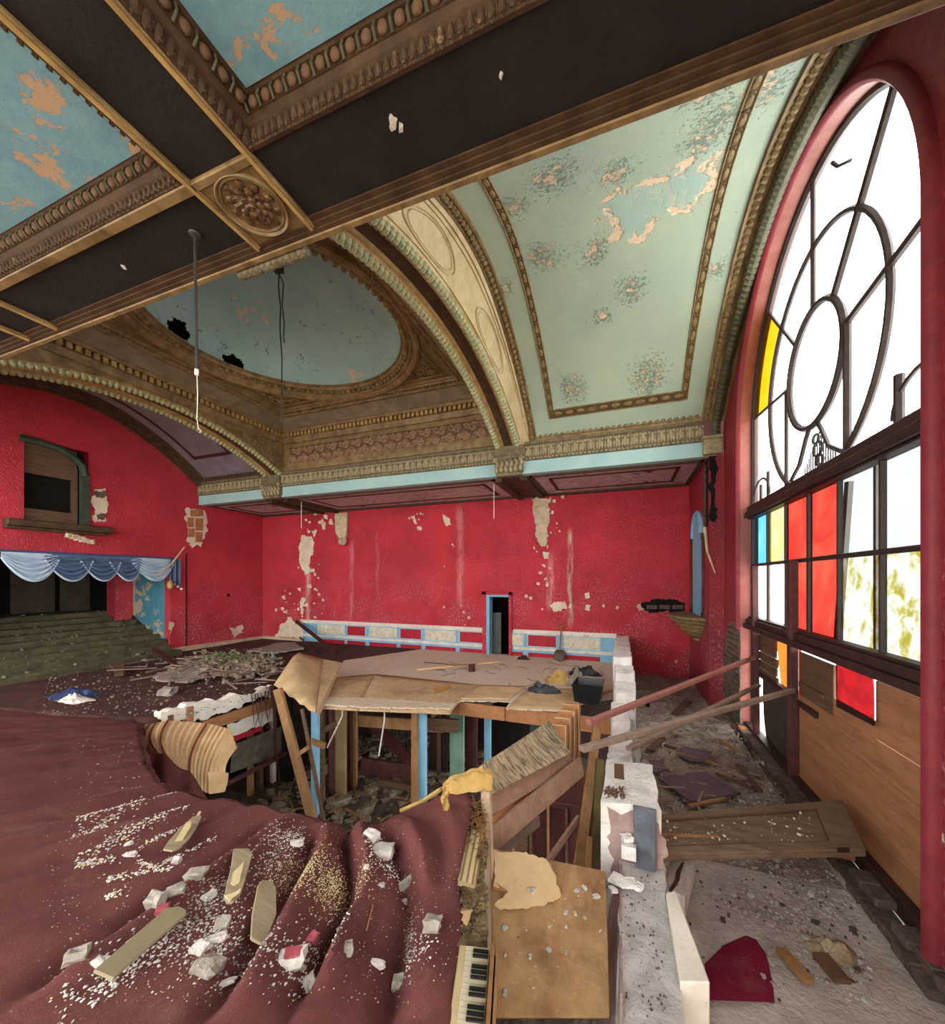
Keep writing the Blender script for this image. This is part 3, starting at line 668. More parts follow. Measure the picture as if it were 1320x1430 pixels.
# ------------------------------------------------------------------ window
def glass(name, col, mott=None, gl=.06, sc_=3.0, thr=(.4, .65), stretch=(1, 1, 1)):
    g = G(name); t = g.t
    def tint(h):      # each pane has two faces
        return tuple(min(1, math.sqrt(v/{'clear': 1, 'blue_': 4.2, 'lime_': 4.6, 'mottl': 5.2, 'amber': 5.5}.get(name[:5], 6.2))) for v in lin(h)[:3])+(1,)
    c = tint(col)
    if mott: c = g.mix(g.step(g.noise(sc_, 6, .65, .5, g.map(stretch)), *thr), c, tint(mott))
    tr = t.nodes.new('ShaderNodeBsdfTransparent'); g.put(tr.inputs[0], c)
    gs = t.nodes.new('ShaderNodeBsdfGlossy'); gs.inputs['Roughness'].default_value = .12
    g.put(gs.inputs['Normal'], g.bump(g.noise(45, 3, .5), .4, .01))
    mx = t.nodes.new('ShaderNodeMixShader'); mx.inputs[0].default_value = gl
    t.links.new(tr.outputs[0], mx.inputs[1]); t.links.new(gs.outputs[0], mx.inputs[2])
    t.links.new(mx.outputs[0], t.nodes['Material Output'].inputs[0])
    return g.m
GL = dict(clear=glass('clear_dusty_glass', '#f6f8fa', '#dfe9f2', .04, 1.4, (.5, .75), (1, 1.6, .7)), yellow=glass('amber_glass', '#ffc814', '#f8d428'),
          blue=glass('blue_glass', '#5cbcf2', '#80d0f8'), lime=glass('lime_glass', '#f2fbb0', '#e2f28a'), red=glass('red_ripple_glass', '#e8443c', '#f26a50', .06, 1.2),
          deep=glass('deep_red_glass', '#e0242c', '#a81420', .08, 7), pale=glass('pale_cyan_glass', '#e6f2f6', '#f2f6f8', .05), mott=glass('mottled_green_glass', '#e6ece6', '#a8a03c', .05, 6, (.48, .62), (1, 1, .7)), orange=glass('orange_glass', '#ffa040', '#f58a34'))
M_LEAD = paint('dark_window_metal', '#2c2523', '#3d302c', 8, .5, 50, .3, .01, dirt=('#5c4a40', 9, .55, .8, .6))
M_SASH = paint('worn_dark_sash_wood', '#3e2a26', '#2c1e1c', 6, .55, 40, .4, .01, dirt=('#6b4a3c', 8, .55, .8, .5))
yl, yr = WY+WR, WY-WR
wroot = MB()
for (z0, z1, d) in ((1.2, 1.3, .16), (1.3, 1.42, .11), (1.17, 1.2, .1), (-.95, -.86, .18), (-.86, -.76, .13), (-.76, -.72, .09)): wroot.box((XG-d, yr, z0), (XG+.05, yl, z1))
window = st('window_1', wroot, M_SASH, 'tall arched stained glass window with dark transoms and ring tracery', 'window', bev=.01)
P = lambda r, a: V((XG, WY+r*math.cos(a), WZ+r*math.sin(a)))
def muntin(pts, r=.032, name='muntin', closed=False):
    return ob(name, MB().tube(pts, r, 6, closed), M_LEAD, window, smooth=True)
muntin([P(WR-.02, a) for a in span(0, PI, 48)], .05, 'arch_frame')
for y in (yl-.03, yr+.03): muntin([(XG, y, -3), (XG, y, WZ)], .05, 'jamb_bar')
R1, R2 = .78, 1.6; zc2 = 2.85
ringc = V((XG, WY, zc2))
Q = lambda r, a: ringc+V((0, r*math.cos(a), r*math.sin(a)))
muntin([Q(R1, a) for a in span(0, 2*PI, 40)[:-1]], .045, 'inner_ring', True)
muntin([Q(R2, a) for a in span(0, 2*PI, 56)[:-1]], .036, 'outer_ring', True)
SP = [6, 47.5, 132.5, 174]
for dg in SP:
    a = math.radians(dg); r2 = WR if 0 < dg < 180 else 2.3
    e = Q(r2, a); 
    muntin([Q(R1, a), e], .04 if dg in (132.5, 174) else .028, 'spoke')
muntin([(XG, WY, zc2+R1), (XG, WY, WZ+WR)], .03, 'mullion')
for y, top in ((8.5, 1.75), (8.12, 1.9), (7.32, 2.95), (5.58, 2.95), (4.7, 1.9)):
    muntin([(XG, y, 1.42), (XG, y, top)], .028 if y > 6 else .04, 'mullion')
for s_ in (1, -1):        # curls under the small ring, and little side arches
    muntin([Q(R1, math.radians(270+s_*8)), (XG, WY+s_*.22, 1.95), (XG, WY+s_*.42, 1.66), (XG, WY+s_*.72, 1.5)], .03, 'tracery_curl')
    muntin([V((XG, WY+s_*(2.05+.42*math.cos(a)), 1.5+.35*math.sin(a))) for a in span(0, PI, 12)], .022, 'tracery_curl')
g_ = MB()
for i in range(15): y = WY-.42+i*.06; g_.box((XG+.06, y-.007, 1.3), (XG+.074, y+.007, 1.98-.9*abs(y-WY)))
for (y, z, r) in ((WY, 1.75, .12), (WY-.06, 1.58, .09), (WY+.05, 1.9, .08)): g_.tube([(XG+.05, y+r*math.cos(a), z+r*math.sin(a)*.8) for a in span(0, 2*PI, 10)[:-1]], .02, 5, True)
ob('outer_grille', g_, M_LEAD, window, kind='stuff')
# lower lights
YS = [yl, 8.12, 7.32, 6.52, 5.74, 4.94, yr]
for y in YS[1:-1]: muntin([(XG, y, -.74), (XG, y, 1.18)], .03, 'mullion')
muntin([(XG-.01, yl, .27), (XG-.01, yr, .27)], .032, 'middle_rail')
rowu = ['blue', 'lime', 'red', 'red', 'pale', 'pale']; rowl = ['clear', 'clear', 'red', 'red', 'mott', 'mott']
def pane(ps, k, name='pane', lab=None): return tag(ob(name, MB().prism([V(p) for p in ps], (.012, 0, 0)), GL[k], window), lab)
for i in range(6):
    a, b = YS[i], YS[i+1]
    for (z0, z1), k in (((.27, 1.2), rowu[i]), ((-.76, .27), rowl[i])):
        pane([(XG, a, z0), (XG, b, z0), (XG, b, z1), (XG, a, z1)], k, lab={'blue': 'bright blue glass pane', 'lime': 'yellow green glass pane', 'red': 'rippled red glass pane', 'pale': 'pale blue white pane', 'mott': 'mottled green and yellow pane'}.get(k))
# outer storm frame seen through the glass
o_ = MB()
for y in (8.62, 7.05, 6.16, 5.42): o_.bar((XG+.18, y, -1), (XG+.18, y, 1.25), .03, .05, (0, 1, 0))
o_.bar((XG+.2, 6.28, -.9), (XG+.2, 6.0, 1.2), .05, .1, (0, 1, 0))
ob('storm_frame', o_, M_WHITE, window)
# lights of the round head: sectors between ring and arch, ring and ring, and the middle disc
def sector(r0, r1, a0, a1, k, clipz=1.3, lab=None):
    n = max(3, int(abs(a1-a0)/.12)); o = []
    for a in span(a0, a1, n):
        p = Q(r1, a) if r1 < 2 else None
        if p is None:       # meet the arch, whose middle is slightly higher
            d = V((0, math.cos(a), math.sin(a))); q = ringc-V((XG, WY, WZ)); bq = q.dot(d); t = -bq+math.sqrt(max(0, bq*bq-q.dot(q)+WR*WR)); p = ringc+d*t
            if abs(p.y-WY) > WR-.001 or p.z < WZ: t2 = WR/max(1e-6, abs(math.cos(a))); p = ringc+d*min(t2, 4)
            if p.z < clipz: p = ringc+d*((clipz-zc2)/math.sin(a))
        o.append(p)
    i_ = [Q(r0, a) for a in span(a1, a0, n)] if r0 else []
    pane([V((XG+.004, p.y, p.z)) for p in o+i_], k, lab=lab)
ang = [math.radians(a) for a in (-22, 6, 47.5, 90, 132.5, 174, 202)]
for a, b in zip(ang, ang[1:]): sector(R1, R2, a, b, 'clear')
for a, b in zip(ang[2:-2], ang[3:-1]): sector(R2, 9, a, b, 'clear')
sector(R2, 9, math.radians(-22), math.radians(6), 'clear'); sector(R2, 9, math.radians(6), math.radians(47.5), 'yellow', lab='amber glass pane behind the ring')
sector(R2, 9, math.radians(174), math.radians(202), 'clear')
sector(R1, R2, math.radians(202), math.radians(338), 'clear'); sector(R2, 9, math.radians(202), math.radians(269), 'clear', 1.42); sector(R2, 9, math.radians(271), math.radians(338), 'clear', 1.42)
sector(0, R1, 0, 2*PI-.01, 'clear')
pane([V((XG-.006, yl-.12, 3.6)), V((XG-.006, 8.2, 3.95)), V((XG-.006, 8.2, 4.0)), V((XG-.006, yl-.12, 3.65))], 'clear', 'crack_bar')
ob('wire_hook', MB().tube([(XG-.05, 5.4, 4.62), (XG-.07, 5.62, 4.78), (XG-.1, 5.68, 4.9)], .02, 5), M_LEAD, window)
# lower boarding: posts, plywood, old boards, bits of coloured glass
WOODS = {}
def wood(name, a, b, sc_=(3, 3, 3), rough=.7, dark='#3b2a1d', amt=.5, bump=.25):
    g = G(name, rough, .2)
    n = g.noise(1, 7, .7, 1.2, g.map(sc_))
    c = g.mix(g.step(n, .3, .7), a, b)
    c = g.mix(g.mt('MULTIPLY', g.step(g.noise(1, 9, .8, .5, g.map(tuple(4*s for s in sc_))), .5, .7), amt), c, dark)
    c = g.mix(g.mt('MULTIPLY', g.step(g.noise(1.7, 5, .7), .55, .75), .35), c, dark)
    return g.done(c, g.bump(n, bump, .01))
M_PLY = wood('plywood', '#a87853', '#8c6044', (1.2, .8, 9), dark='#553827', amt=.65)
M_OLDW = wood('old_brown_board', '#6b5240', '#4e3a2d', (1.5, 1.5, 12))
M_POST = paint('rusty_brown_post_paint', '#5a3630', '#43292a', 6, .5, 40, .4, .01, dirt=('#8a5a46', 8, .55, .8, .6))
def thing(name, mb, mat, label, cat, group=None, **k): return ob(name, mb, mat, label=label, cat=cat, group=group, **k)
xp = XG-.12
for (y0, y1, zt, w) in ((8.32, 8.42, .25, .09), (6.72, 6.74, .27, .13)):
    ob('frame_post', MB().bar((xp, y0, -3), (xp, y1, zt), w, .1, (1, 0, 0)), M_POST, window, bev=.008)
ob('plywood_panel', MB().box((XG-.06, 2.2, -2.95), (XG-.04, 6.68, -1.58)), M_PLY, window)
ob('board', MB().box((XG-.07, 5.72, -1.62), (XG-.03, 6.66, -1.02)), M_OLDW, window, bev=.006)
ob('board', MB().box((XG-.068, 4.9, -1.62), (XG-.05, 5.74, -1.4)), M_PLY, window)
ob('board', MB().box((XG-.1, 5.9, -1.5), (XG-.07, 6.6, -1.42)), M_OLDW, window, bev=.006)
ob('board', MB().box((XG-.1, 6.1, -1.78), (XG-.06, 6.66, -1.7)), M_SASH, window, bev=.006)
ob('plywood_panel', MB().box((XG-.065, 2.2, -1.57), (XG-.045, 4.92, -1.0)), M_PLY, window)
for z0, z1, y0, y1 in ((-1.3, -1.0, 7.62, 8.4), (-1.45, -1.31, 7.56, 8.4), (-1.6, -1.46, 7.6, 8.4), (-1.74, -1.61, 7.55, 8.6)): ob('board', MB().box((XG-.06, y0, z0), (XG-.02, y1, z1)), M_OLDW, window, bev=.006)
tag(ob('pane', MB().prism([V((XG, 7.55, -1.7)), V((XG, 7.2, -1.75)), V((XG, 7.22, -.96)), V((XG, 7.75, -.96))], (.012, 0, 0)), GL['orange'], window), 'orange glass pane')
tag(ob('pane', MB().prism([V((XG, 7.2, -1.75)), V((XG, 6.8, -1.8)), V((XG, 6.8, -.96)), V((XG, 7.22, -.96))], (.012, 0, 0)), GL['red'], window), 'red glass pane below the sill')
ob('rail', MB().bar((XG-.05, 8.3, -1.72), (XG-.05, 6.75, -1.72), .08, .08), M_SASH, window)
ob('sheet', MB().prism([V((XG-.02, 8.35, -1.72)), V((XG-.02, 6.76, -1.78)), V((XG-.02, 6.76, -2.95)), V((XG-.02, 8.1, -2.95)), V((XG-.02, 8.3, -2.4))], (.012, 0, 0)), paint('grimy_sheet', '#4b443c', '#332d28', 9, .8, 40, .6, .02), window)
pane([(XG, yl, -3), (XG, 8.45, -3), (XG, 8.45, -.96), (XG, yl, -.96)], 'clear')
pane([(XG+.01, 8.3, -3), (XG+.01, 6.75, -3), (XG+.01, 6.75, -1.7), (XG+.01, 8.3, -1.7)], 'clear')
thing('glass_sheet', MB().prism([atx(1169, 922, XG-.1), atx(1221, 937, XG-.1), atx(1222, 1014, XG-.12), atx(1170, 987, XG-.12)], (-.012, 0, 0)), GL['deep'], 'loose sheet of deep red glass leaning against the boarded window', 'glass')

# ------------------------------------------------------------------ broken plaster patches, built on the walls
def ragged(ps, amp=.03, seg=.12, rng=R):      # outline with torn, ever finer edges
    ps = [V(p) for p in ps]; c = sum(ps, V())/len(ps)
    nm = sum(((a-c).cross(b-c) for a, b in zip(ps, ps[1:]+ps[:1])), V()).normalized()
    for it in range(4):
        o = []
        for a, b in zip(ps, ps[1:]+ps[:1]):
            o.append(a); L = (b-a).length
            if L > seg*.45: o.append((a+b)/2+(b-a).cross(nm).normalized()*max(-amp*2, min(amp*2, rng.gauss(0, .16*L)))*min(1, amp/.02))
        ps = o
    return ps
YF = YB-.012
def patch(par, name, px, mat, pl='y', amp=.04, seg=.12, th=.02, off=0):
    f = {'y': lambda q: aty(*q, YF-off), 'l': lambda q: atx(*q, XL+.012+off), 'w': lambda q: atx(*q, XW-.012-off), 'n': lambda q: atx(*q, XN-.012-off)}[pl]
    ax = {'y': V((0, th, 0)), 'l': V((-th, 0, 0)), 'w': V((th, 0, 0)), 'n': V((th, 0, 0))}[pl]
    return ob(name, MB().prism(ragged([f(q) for q in px], amp, seg), ax), mat, par)
M_CHALK = paint('bare_white_plaster', '#dccdb6', '#c3b198', 3, .85, 20, .7, .02, chips=(('#9c7f68', 9, .66, .3),))
M_BRICK = paint('old_orange_brick', '#b5764c', '#8e5a3e', 9, .85, 40, .6, .02, dirt=('#d6c4a8', 6, .55, .75, .6))
M_BRICKD = paint('sooty_grey_brick', '#6a5a52', '#4b4039', 9, .9, 40, .7, .02, dirt=('#8b7d70', 6, .55, .75, .5))
b_ = wall_back
patch(b_, 'bare_patch', [(421, 748), (436, 750), (437, 775), (430, 790), (437, 798), (428, 806), (422, 795), (418, 775)], M_CHALK)
patch(b_, 'bare_patch', [(384, 890), (390, 876), (400, 868), (405, 861), (413, 872), (420, 864), (430, 880), (424, 893)], M_CHALK)
patch(b_, 'bare_patch', [(421, 835), (426, 834), (423, 858), (419, 856)], M_CHALK, amp=.02)
patch(b_, 'bare_patch', [(434, 742), (443, 740), (439, 750)], M_CHALK, amp=.02)
for q in ((418, 823), (432, 818), (437, 798), (396, 833), (398, 855), (428, 845), (447, 730), (455, 722), (462, 730), (470, 724), (440, 716), (452, 736), (580, 728), (585, 738), (577, 722)):
    patch(b_, 'bare_patch', [(q[0]-3, q[1]-2), (q[0]+2, q[1]-3), (q[0]+3, q[1]+3), (q[0]-2, q[1]+2)], M_CHALK, amp=.03, seg=.06, th=.008)
patch(b_, 'bare_patch', [(617, 716), (624, 722), (631, 733), (624, 735), (620, 726)], M_CHALK, amp=.02)
patch(b_, 'bare_patch', [(768, 844), (778, 840), (790, 843), (792, 850), (782, 854), (772, 852)], M_CHALK)
patch(b_, 'bare_patch', [(817, 828), (823, 827), (824, 835), (818, 836)], M_CHALK, amp=.01); patch(b_, 'bare_patch', [(818, 846), (826, 845), (824, 853), (818, 852)], M_CHALK, amp=.02)
patch(b_, 'pilaster_scar', [(743, 697), (771, 694), (768, 725), (767, 748), (757, 764), (748, 748), (745, 720)], M_PLAS, amp=.05, th=.05, off=.03)
patch(b_, 'bare_patch', [(757, 770), (768, 772), (766, 780), (758, 778)], M_CHALK); patch(b_, 'bare_patch', [(755, 760), (764, 752), (763, 762)], M_CHALK, amp=.02)
for q in ((772, 716), (774, 700), (786, 694), (755, 800), (752, 815), (762, 808), (843, 846), (862, 848), (600, 890), (735, 833), (741, 835), (945, 924)):
    patch(b_, 'bare_patch', [(q[0]-2, q[1]-2), (q[0]+2, q[1]-2), (q[0]+2, q[1]+2), (q[0]-2, q[1]+2)], M_CHALK, amp=.03, seg=.06, th=.008)
patch(b_, 'wall_gash', [(890, 847), (905, 840), (930, 838), (957, 841), (958, 853), (930, 853), (900, 852)], M_VOID, amp=.03)
for i in range(3):
    x0, x1 = 903+18*i, 918+18*i; ob('brick', MB().prism([aty(x0, 845, YF-.02), aty(x1, 845, YF-.02), aty(x1, 850.5, YF-.02), aty(x0, 850.5, YF-.02)], (0, .03, 0)), M_BRICKD, b_, bev=.01)
patch(b_, 'bare_patch', [(888, 848), (895, 843), (900, 850), (893, 853)], M_PLAS, amp=.02, off=.01)
rp = random.Random(77)
for (cx, cy, sx, sy, n) in ((428, 775, 7, 30, 16), (455, 727, 14, 8, 12), (410, 850, 16, 16, 16), (440, 838, 10, 12, 8), (765, 725, 8, 25, 12), (760, 795, 8, 18, 8), (640, 800, 18, 50, 10), (580, 725, 6, 6, 5), (780, 846, 12, 6, 6)):
    for i in range(n):
        x, y, s_ = rp.gauss(cx, sx), rp.gauss(cy, sy), rp.uniform(.5, 1.9)
        patch(b_, 'paint_chip', [(x-s_, y-s_*.8), (x+s_*.7, y-s_), (x+s_, y+s_*1.1), (x-s_*.8, y+s_)], M_CHALK, amp=.03, seg=.06, th=.006)
# scars on the left wall
l_ = wall_left
patch(l_, 'brick_scar', [(260, 709), (285, 712), (286, 750), (281, 764), (268, 765), (260, 755)], M_CHALK, 'l', .05)
for (x0, x1, y0, y1) in ((266, 284, 712, 721), (262, 271, 723, 736), (273, 284, 724, 741), (263, 272, 738, 750), (273, 283, 743, 757)):
    ob('brick', MB().prism([atx(x, y, XL+.03) for x, y in ((x0, y0), (x1, y0), (x1, y1), (x0, y1))], (-.04, 0, 0)), M_BRICK, l_, bev=.01)
patch(l_, 'bare_patch', [(132, 683), (148, 682), (147, 692), (152, 704), (150, 715), (148, 728), (133, 730), (134, 712)], M_CHALK, 'l', .04)
for q in (((134, 685), (147, 685), (147, 695), (134, 696)), ((135, 718), (146, 717), (146, 726), (136, 727))): patch(l_, 'brick_hole', q, M_BRICKD, 'l', .03, .08, .02, .012)
patch(l_, 'bare_patch', [(320, 876), (328, 878), (338, 872), (340, 884), (330, 888), (326, 892)], M_CHALK, 'l', .04)
patch(l_, 'bare_patch', [(237, 868), (243, 870), (238, 885)], M_CHALK, 'l', .02)
patch(l_, 'bare_patch', [(318, 829), (321, 829), (321, 833), (317, 833)], M_VOID, 'l', .01)
ob('groove', MB().box((XL, 9.72, -2.6), (XL+.03, 9.76, .95)), M_MAROON, l_)
ob('kerb', MB().bar((XL+.05, 9.2, -2.55), (XL+.05, YB, -2.62), .1, .16), M_PLAS, l_); ob('kerb', MB().bar((XL, YB-.05, -2.62), (-12.8, YB-.05, -2.62), .1, .14), M_PLAS, l_)

# ------------------------------------------------------------------ wainscot on the back wall, doorway
W0, W1 = -12.85, -.15
m = MB().box((W0, YB-.03, -3.0), (DX0-.1, YB, -1.78)).box((DX1+.1, YB-.03, -3.0), (W1, YB, -1.78)); wains = st('baseboard_back', m, M_BLUE, 'blue and white panelled wainscot along the red back wall', 'wainscot')
cut = lambda a, b: [(a, DX0-.16), (DX1+.16, b)]
ra = MB()
for a, b in cut(W0, W1): ra.box((a, YB-.09, -1.8), (b, YB, -1.72)); ra.box((a, YB-.06, -1.86), (b, YB, -1.8)); ra.box((a, YB-.05, -2.42), (b, YB, -2.32)); ra.box((a, YB-.07, -2.36), (b, YB, -2.33))
ob('white_rail', ra, M_WHITE, wains, bev=.008)
M_BLUEL = paint('light_blue_moulding', '#a9cbd9', '#98bfd0', 3, .6, 30, .2, .01)
M_REDP = paint('red_panel_paint', '#b01f33', '#96182a', 5, .5, 40, .4, .01, chips=(('#d8c5b0', 6, .63, .3),))
M_WPAN = paint('cream_relief_panel', '#dcd3bf', '#c4b9a2', 6, .7, 60, .5, .01, dirt=('#8d7f68', 12, .5, .7, .6))
for x0, x1, kd in ((445, 482, 1), (486, 511, 0), (517, 555, 1), (560, 589, 0), (595, 637, 1), (643, 676, 0), (715, 731, 1), (738, 777, 0), (787, 838, 1)):
    a, b = aty(x0, 880, YB).x, aty(x1, 880, YB).x
    p = ob('panel', MB().box((a, YB-.045, -2.27), (b, YB-.02, -1.9)), M_WPAN if kd else M_REDP, wains, bev=.008, label='cream panel with scroll relief' if kd else 'red panel')
    fm = MB()
    for u in ((a-.03, -2.3, b+.03, -2.27), (a-.03, -1.9, b+.03, -1.87), (a-.03, -2.3, a, -1.87), (b, -2.3, b+.03, -1.87)): fm.box((u[0], YB-.05, u[1]), (u[2], YB-.02, u[3]))
    ob('panel_frame', fm, M_BLUEL, p)
    if kd:
        sc2 = MB(); n = max(2, int((b-a)/.16))
        for i in range(n):
            x = a+(i+.5)*(b-a)/n; curl(sc2, (x, YB-.05, -2.03), (1, 0, 0), (0, 0, 1), .065, 1.5, 1 if i % 2 else -1, .011, 9); curl(sc2, (x, YB-.05, -2.16), (-1, 0, 0), (0, 0, 1), .06, 1.5, 1 if i % 2 else -1, .011, 9)
        ob('scroll_relief', sc2, M_LEAF if 0 else M_WHITE, p, kind='stuff')
    for z0, z1 in ((-2.75, -2.5),): ob('panel', MB().box((a, YB-.04, z0), (b, YB-.02, z1)), M_REDP, wains)
m = MB(); m.box((DX0-.16, YB-.1, -2.7), (DX0-.02, YB+.02, DZT+.1)).box((DX1+.0, YB-.1, -2.7), (DX1+.1, YB+.02, DZT+.1)).box((DX0-.16, YB-.1, DZT), (DX1+.1, YB+.02, DZT+.1))
door = st('door_1', m, M_RED, 'dark open doorway with red casing in the back wall', 'door')
ob('jamb', MB().box((DX0-.02, YB-.06, -2.7), (DX0+.1, YB+.3, DZT)).box((DX0, YB-.04, DZT-.08), (DX1, YB+.3, DZT)), M_BLUE, door)
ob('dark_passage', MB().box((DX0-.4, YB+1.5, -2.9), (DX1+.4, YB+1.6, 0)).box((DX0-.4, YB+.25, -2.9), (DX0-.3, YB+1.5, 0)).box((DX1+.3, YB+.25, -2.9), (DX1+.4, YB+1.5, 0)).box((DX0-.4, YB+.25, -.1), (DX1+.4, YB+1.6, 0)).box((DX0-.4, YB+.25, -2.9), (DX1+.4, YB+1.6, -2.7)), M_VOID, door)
ob('door_leaf', MB().box((DX0+.12, YB+.3, -2.68), (DX0+.42, YB+.34, -1.2)), paint('grey_inner_door', '#5a5e58', '#4a4d48', 3), door)
# corbel left on the wall under the soffit
m = MB().prism([aty(x, y, YB) for x, y in ((471, 718), (488, 716), (487, 748), (484, 756), (476, 752), (472, 744))], (0, -.14, 0)); m.v = [(a, b-.03, c) for a, b, c in m.v]
cb = thing('plaster_corbel', m, M_PLAS, 'cream plaster corbel left hanging under the soffit on back wall', 'corbel', bev=.02)
m = MB(); c = aty(479, 756, YB-.18)
for k in range(5): m.egg(c+V((-.16+.08*k, -.03, .06-.05*abs(k-2)*.6)), (.035, 0, 0), (0, .05, 0), (.01*(k-2), 0, .12), 6, 4)
m.egg(c+V((0, 0, -.1)), (.12, 0, 0), (0, .08, 0), (0, 0, .06), 8, 4); ob('shell_leaf', m, M_PLAS, cb)

# ------------------------------------------------------------------ niche, bracket shelf and hole on the right wall
m = MB(); yn0, yn1, zn0 = 10.95, 12.3, -.95
nar = [(yn0+(yn1-yn0)/2+(yn1-yn0)/2*math.cos(a), 1.15+.62*math.sin(a)) for a in span(0, PI, 12)]
ob('niche_panel', MB().prism([V((XN-.02, y, z)) for y, z in [(yn1, zn0), (yn0, zn0)]+nar[::-1]], (.03, 0, 0)), M_BLUE, wall_right)
m = MB()
m.tube([V((XN-.03, y, z)) for y, z in nar], .05, 6)
ob('niche_arch', m, M_BLUE, wall_right)
m = MB()
for y in (yn0-.08, yn1+.08):
    m.box((XN-.035, y-.07, zn0), (XN, y+.07, 1.05)); m.box((XN-.05, y-.1, 1.0), (XN, y+.1, 1.14)); m.box((XN-.05, y-.1, zn0), (XN, y+.1, zn0+.12))
ob('niche_column', m, M_BROWN, wall_right, bev=.01)
m = MB(); 
m.lathe([(.01, -.94), (.7, -.94), (.72, -.98), (.7, -1.02), (.61, -1.04), (.64, -1.08), (.6, -1.13), (.5, -1.15), (.54, -1.2), (.5, -1.25), (.4, -1.27), (.43, -1.32), (.38, -1.37), (.25, -1.4), (.28, -1.45), (.2, -1.52), (.1, -1.55), (.12, -1.6), (.01, -1.68)], (XN, 11.62, 0), 24, PI/2, 3*PI/2)
m.v = [(a, 11.62+(b-11.62)*1.5, c) for a, b, c in m.v]
thing('bracket_shelf', m, M_ORN, 'carved half round bracket shelf below the blue niche', 'shelf', bev=.01)
m = MB().prism(ragged([V((XN-.012, 10.68, 2.82)), V((XN-.012, 10.25, 2.84)), V((XN-.012, 10.25, 1.35)), V((XN-.012, 10.4, 1.22)), V((XN-.012, 10.66, 1.3))], .04, .2), (.02, 0, 0)); ob('wall_hole', m, M_VOID, wall_right)
for i in range(7): ob('brick', MB().box((XN-.03, 10.52, 1.32+.21*i), (XN, 10.7+.03*(i % 2), 1.5+.21*i)), M_BRICKD, wall_right, bev=.01)
ob('wall_hole', MB().prism(ragged([V((1.91, YC-.012, 2.84)), V((2.06, YC-.012, 2.86)), V((2.07, YC-.012, 1.6)), V((2.02, YC-.012, 1.3)), V((1.91, YC-.012, 1.36))], .02, .15), (0, .01, 0)), M_VOID, wall_right)
m = MB().tube([aty(984, 736, YC-.03), aty(988, 770, YC-.03), aty(999, 800, YC-.03)], [.035, .03, .015], 5); ob('torn_strip', m, M_PLAS, wall_right)
# lath patch at the foot of the window wall
m = MB(); ps = [V((XW-.015, 10.1, -2.95)), V((XW-.015, 10.12, -1.55)), V((XW-.015, 9.75, -1.0)), V((XW-.015, 9.2, -.92)), V((XW-.015, 8.95, -1.0)), V((XW-.015, 8.95, -2.95))]
lat = ob('lath_ground', MB().prism(ragged(ps, .04, .15), (.03, 0, 0)), paint('lath_grey', '#85776a', '#5d5248', 10, .9, 40, .8, .02), wall_window)
m = MB()
for i in range(18):
    z = -2.9+.11*i; y0 = 10.08 if z < -1.6 else 9.75
    if z < -1: m.bar((XW-.03, y0, z), (XW-.03, 8.98, z+.02*R.uniform(-1, 1)), .02, .045)
for i in range(16): m.bar((XW-.045, 8.98+.07*i, -2.9), (XW-.045, 9.3+.05*i, -1.6-.01*i), .012, .02)
ob('lath', m, M_BRICKD, lat, kind='stuff')
# ------------------------------------------------------------------ pipes and wires hung from the ceilings
M_PIPE = paint('dark_conduit', '#2b2a2b', '#3a3836', 6, .4, 40, .3, .01, spec=.5)
a = atz(272, 325, CZ); b = aty(275, 520, a.y)
m = MB().tube([a+V((0, 0, .02)), b], .011, 8); pp = thing('conduit_pipe', m, M_PIPE, 'dark conduit pipe hanging from the black ceiling beam', 'pipe')
ob('ceiling_plate', MB().lathe([(.045, -.012), (.04, -.02), (.014, -.03)], a, 16), M_PIPE, pp)
ob('loose_wire', MB().tube([b, aty(276, 555, a.y), aty(275, 585, a.y), aty(277, 598, a.y), aty(281, 602, a.y), aty(278, 604, a.y)], .0035, 5), M_WHITE, pp)
ob('coupling', MB().tube([aty(274.6, 516, a.y), aty(274.6, 524, a.y)], .015, 8), M_WHITE, pp)
y = DC[1]
m = MB().tube([V((DC[0], y, 6.9)), aty(390, 382, y), aty(389, 400, y), aty(392, 430, y), aty(391, 460, y), aty(394, 500, y), aty(393, 590, y)], .014, 5); wr = thing('dome_wire', m, M_PIPE, 'long black wires dangling from the crown of the dome', 'wire')
m = MB().tube([aty(391, 385, y), aty(396, 395, y), aty(394, 425, y), aty(397, 450, y), aty(396, 470, y), aty(397, 478, y)], .013, 5); ob('short_wire', m, M_PIPE, wr)
m = MB()
for i in range(5): m.chunk(aty(390+R.uniform(-4, 4), 372+R.uniform(-6, 8), y), .08, .08, .09)
ob('hook_block', m, M_PIPE, wr)
for (px, y0, y1, lab) in ((690, 674, 724, 'thin rod hanging from the soffit near the doorway'), (421, 690, 738, 'thin rod hanging from the soffit near the left corner')):
    Y = 10.9; thing('hanger_rod', MB().tube([V((aty(px, y0, Y).x, Y, ZS)), aty(px, y1, Y)], .012, 5), M_WHITE, lab, 'rod', 'hanger rods under the soffit')

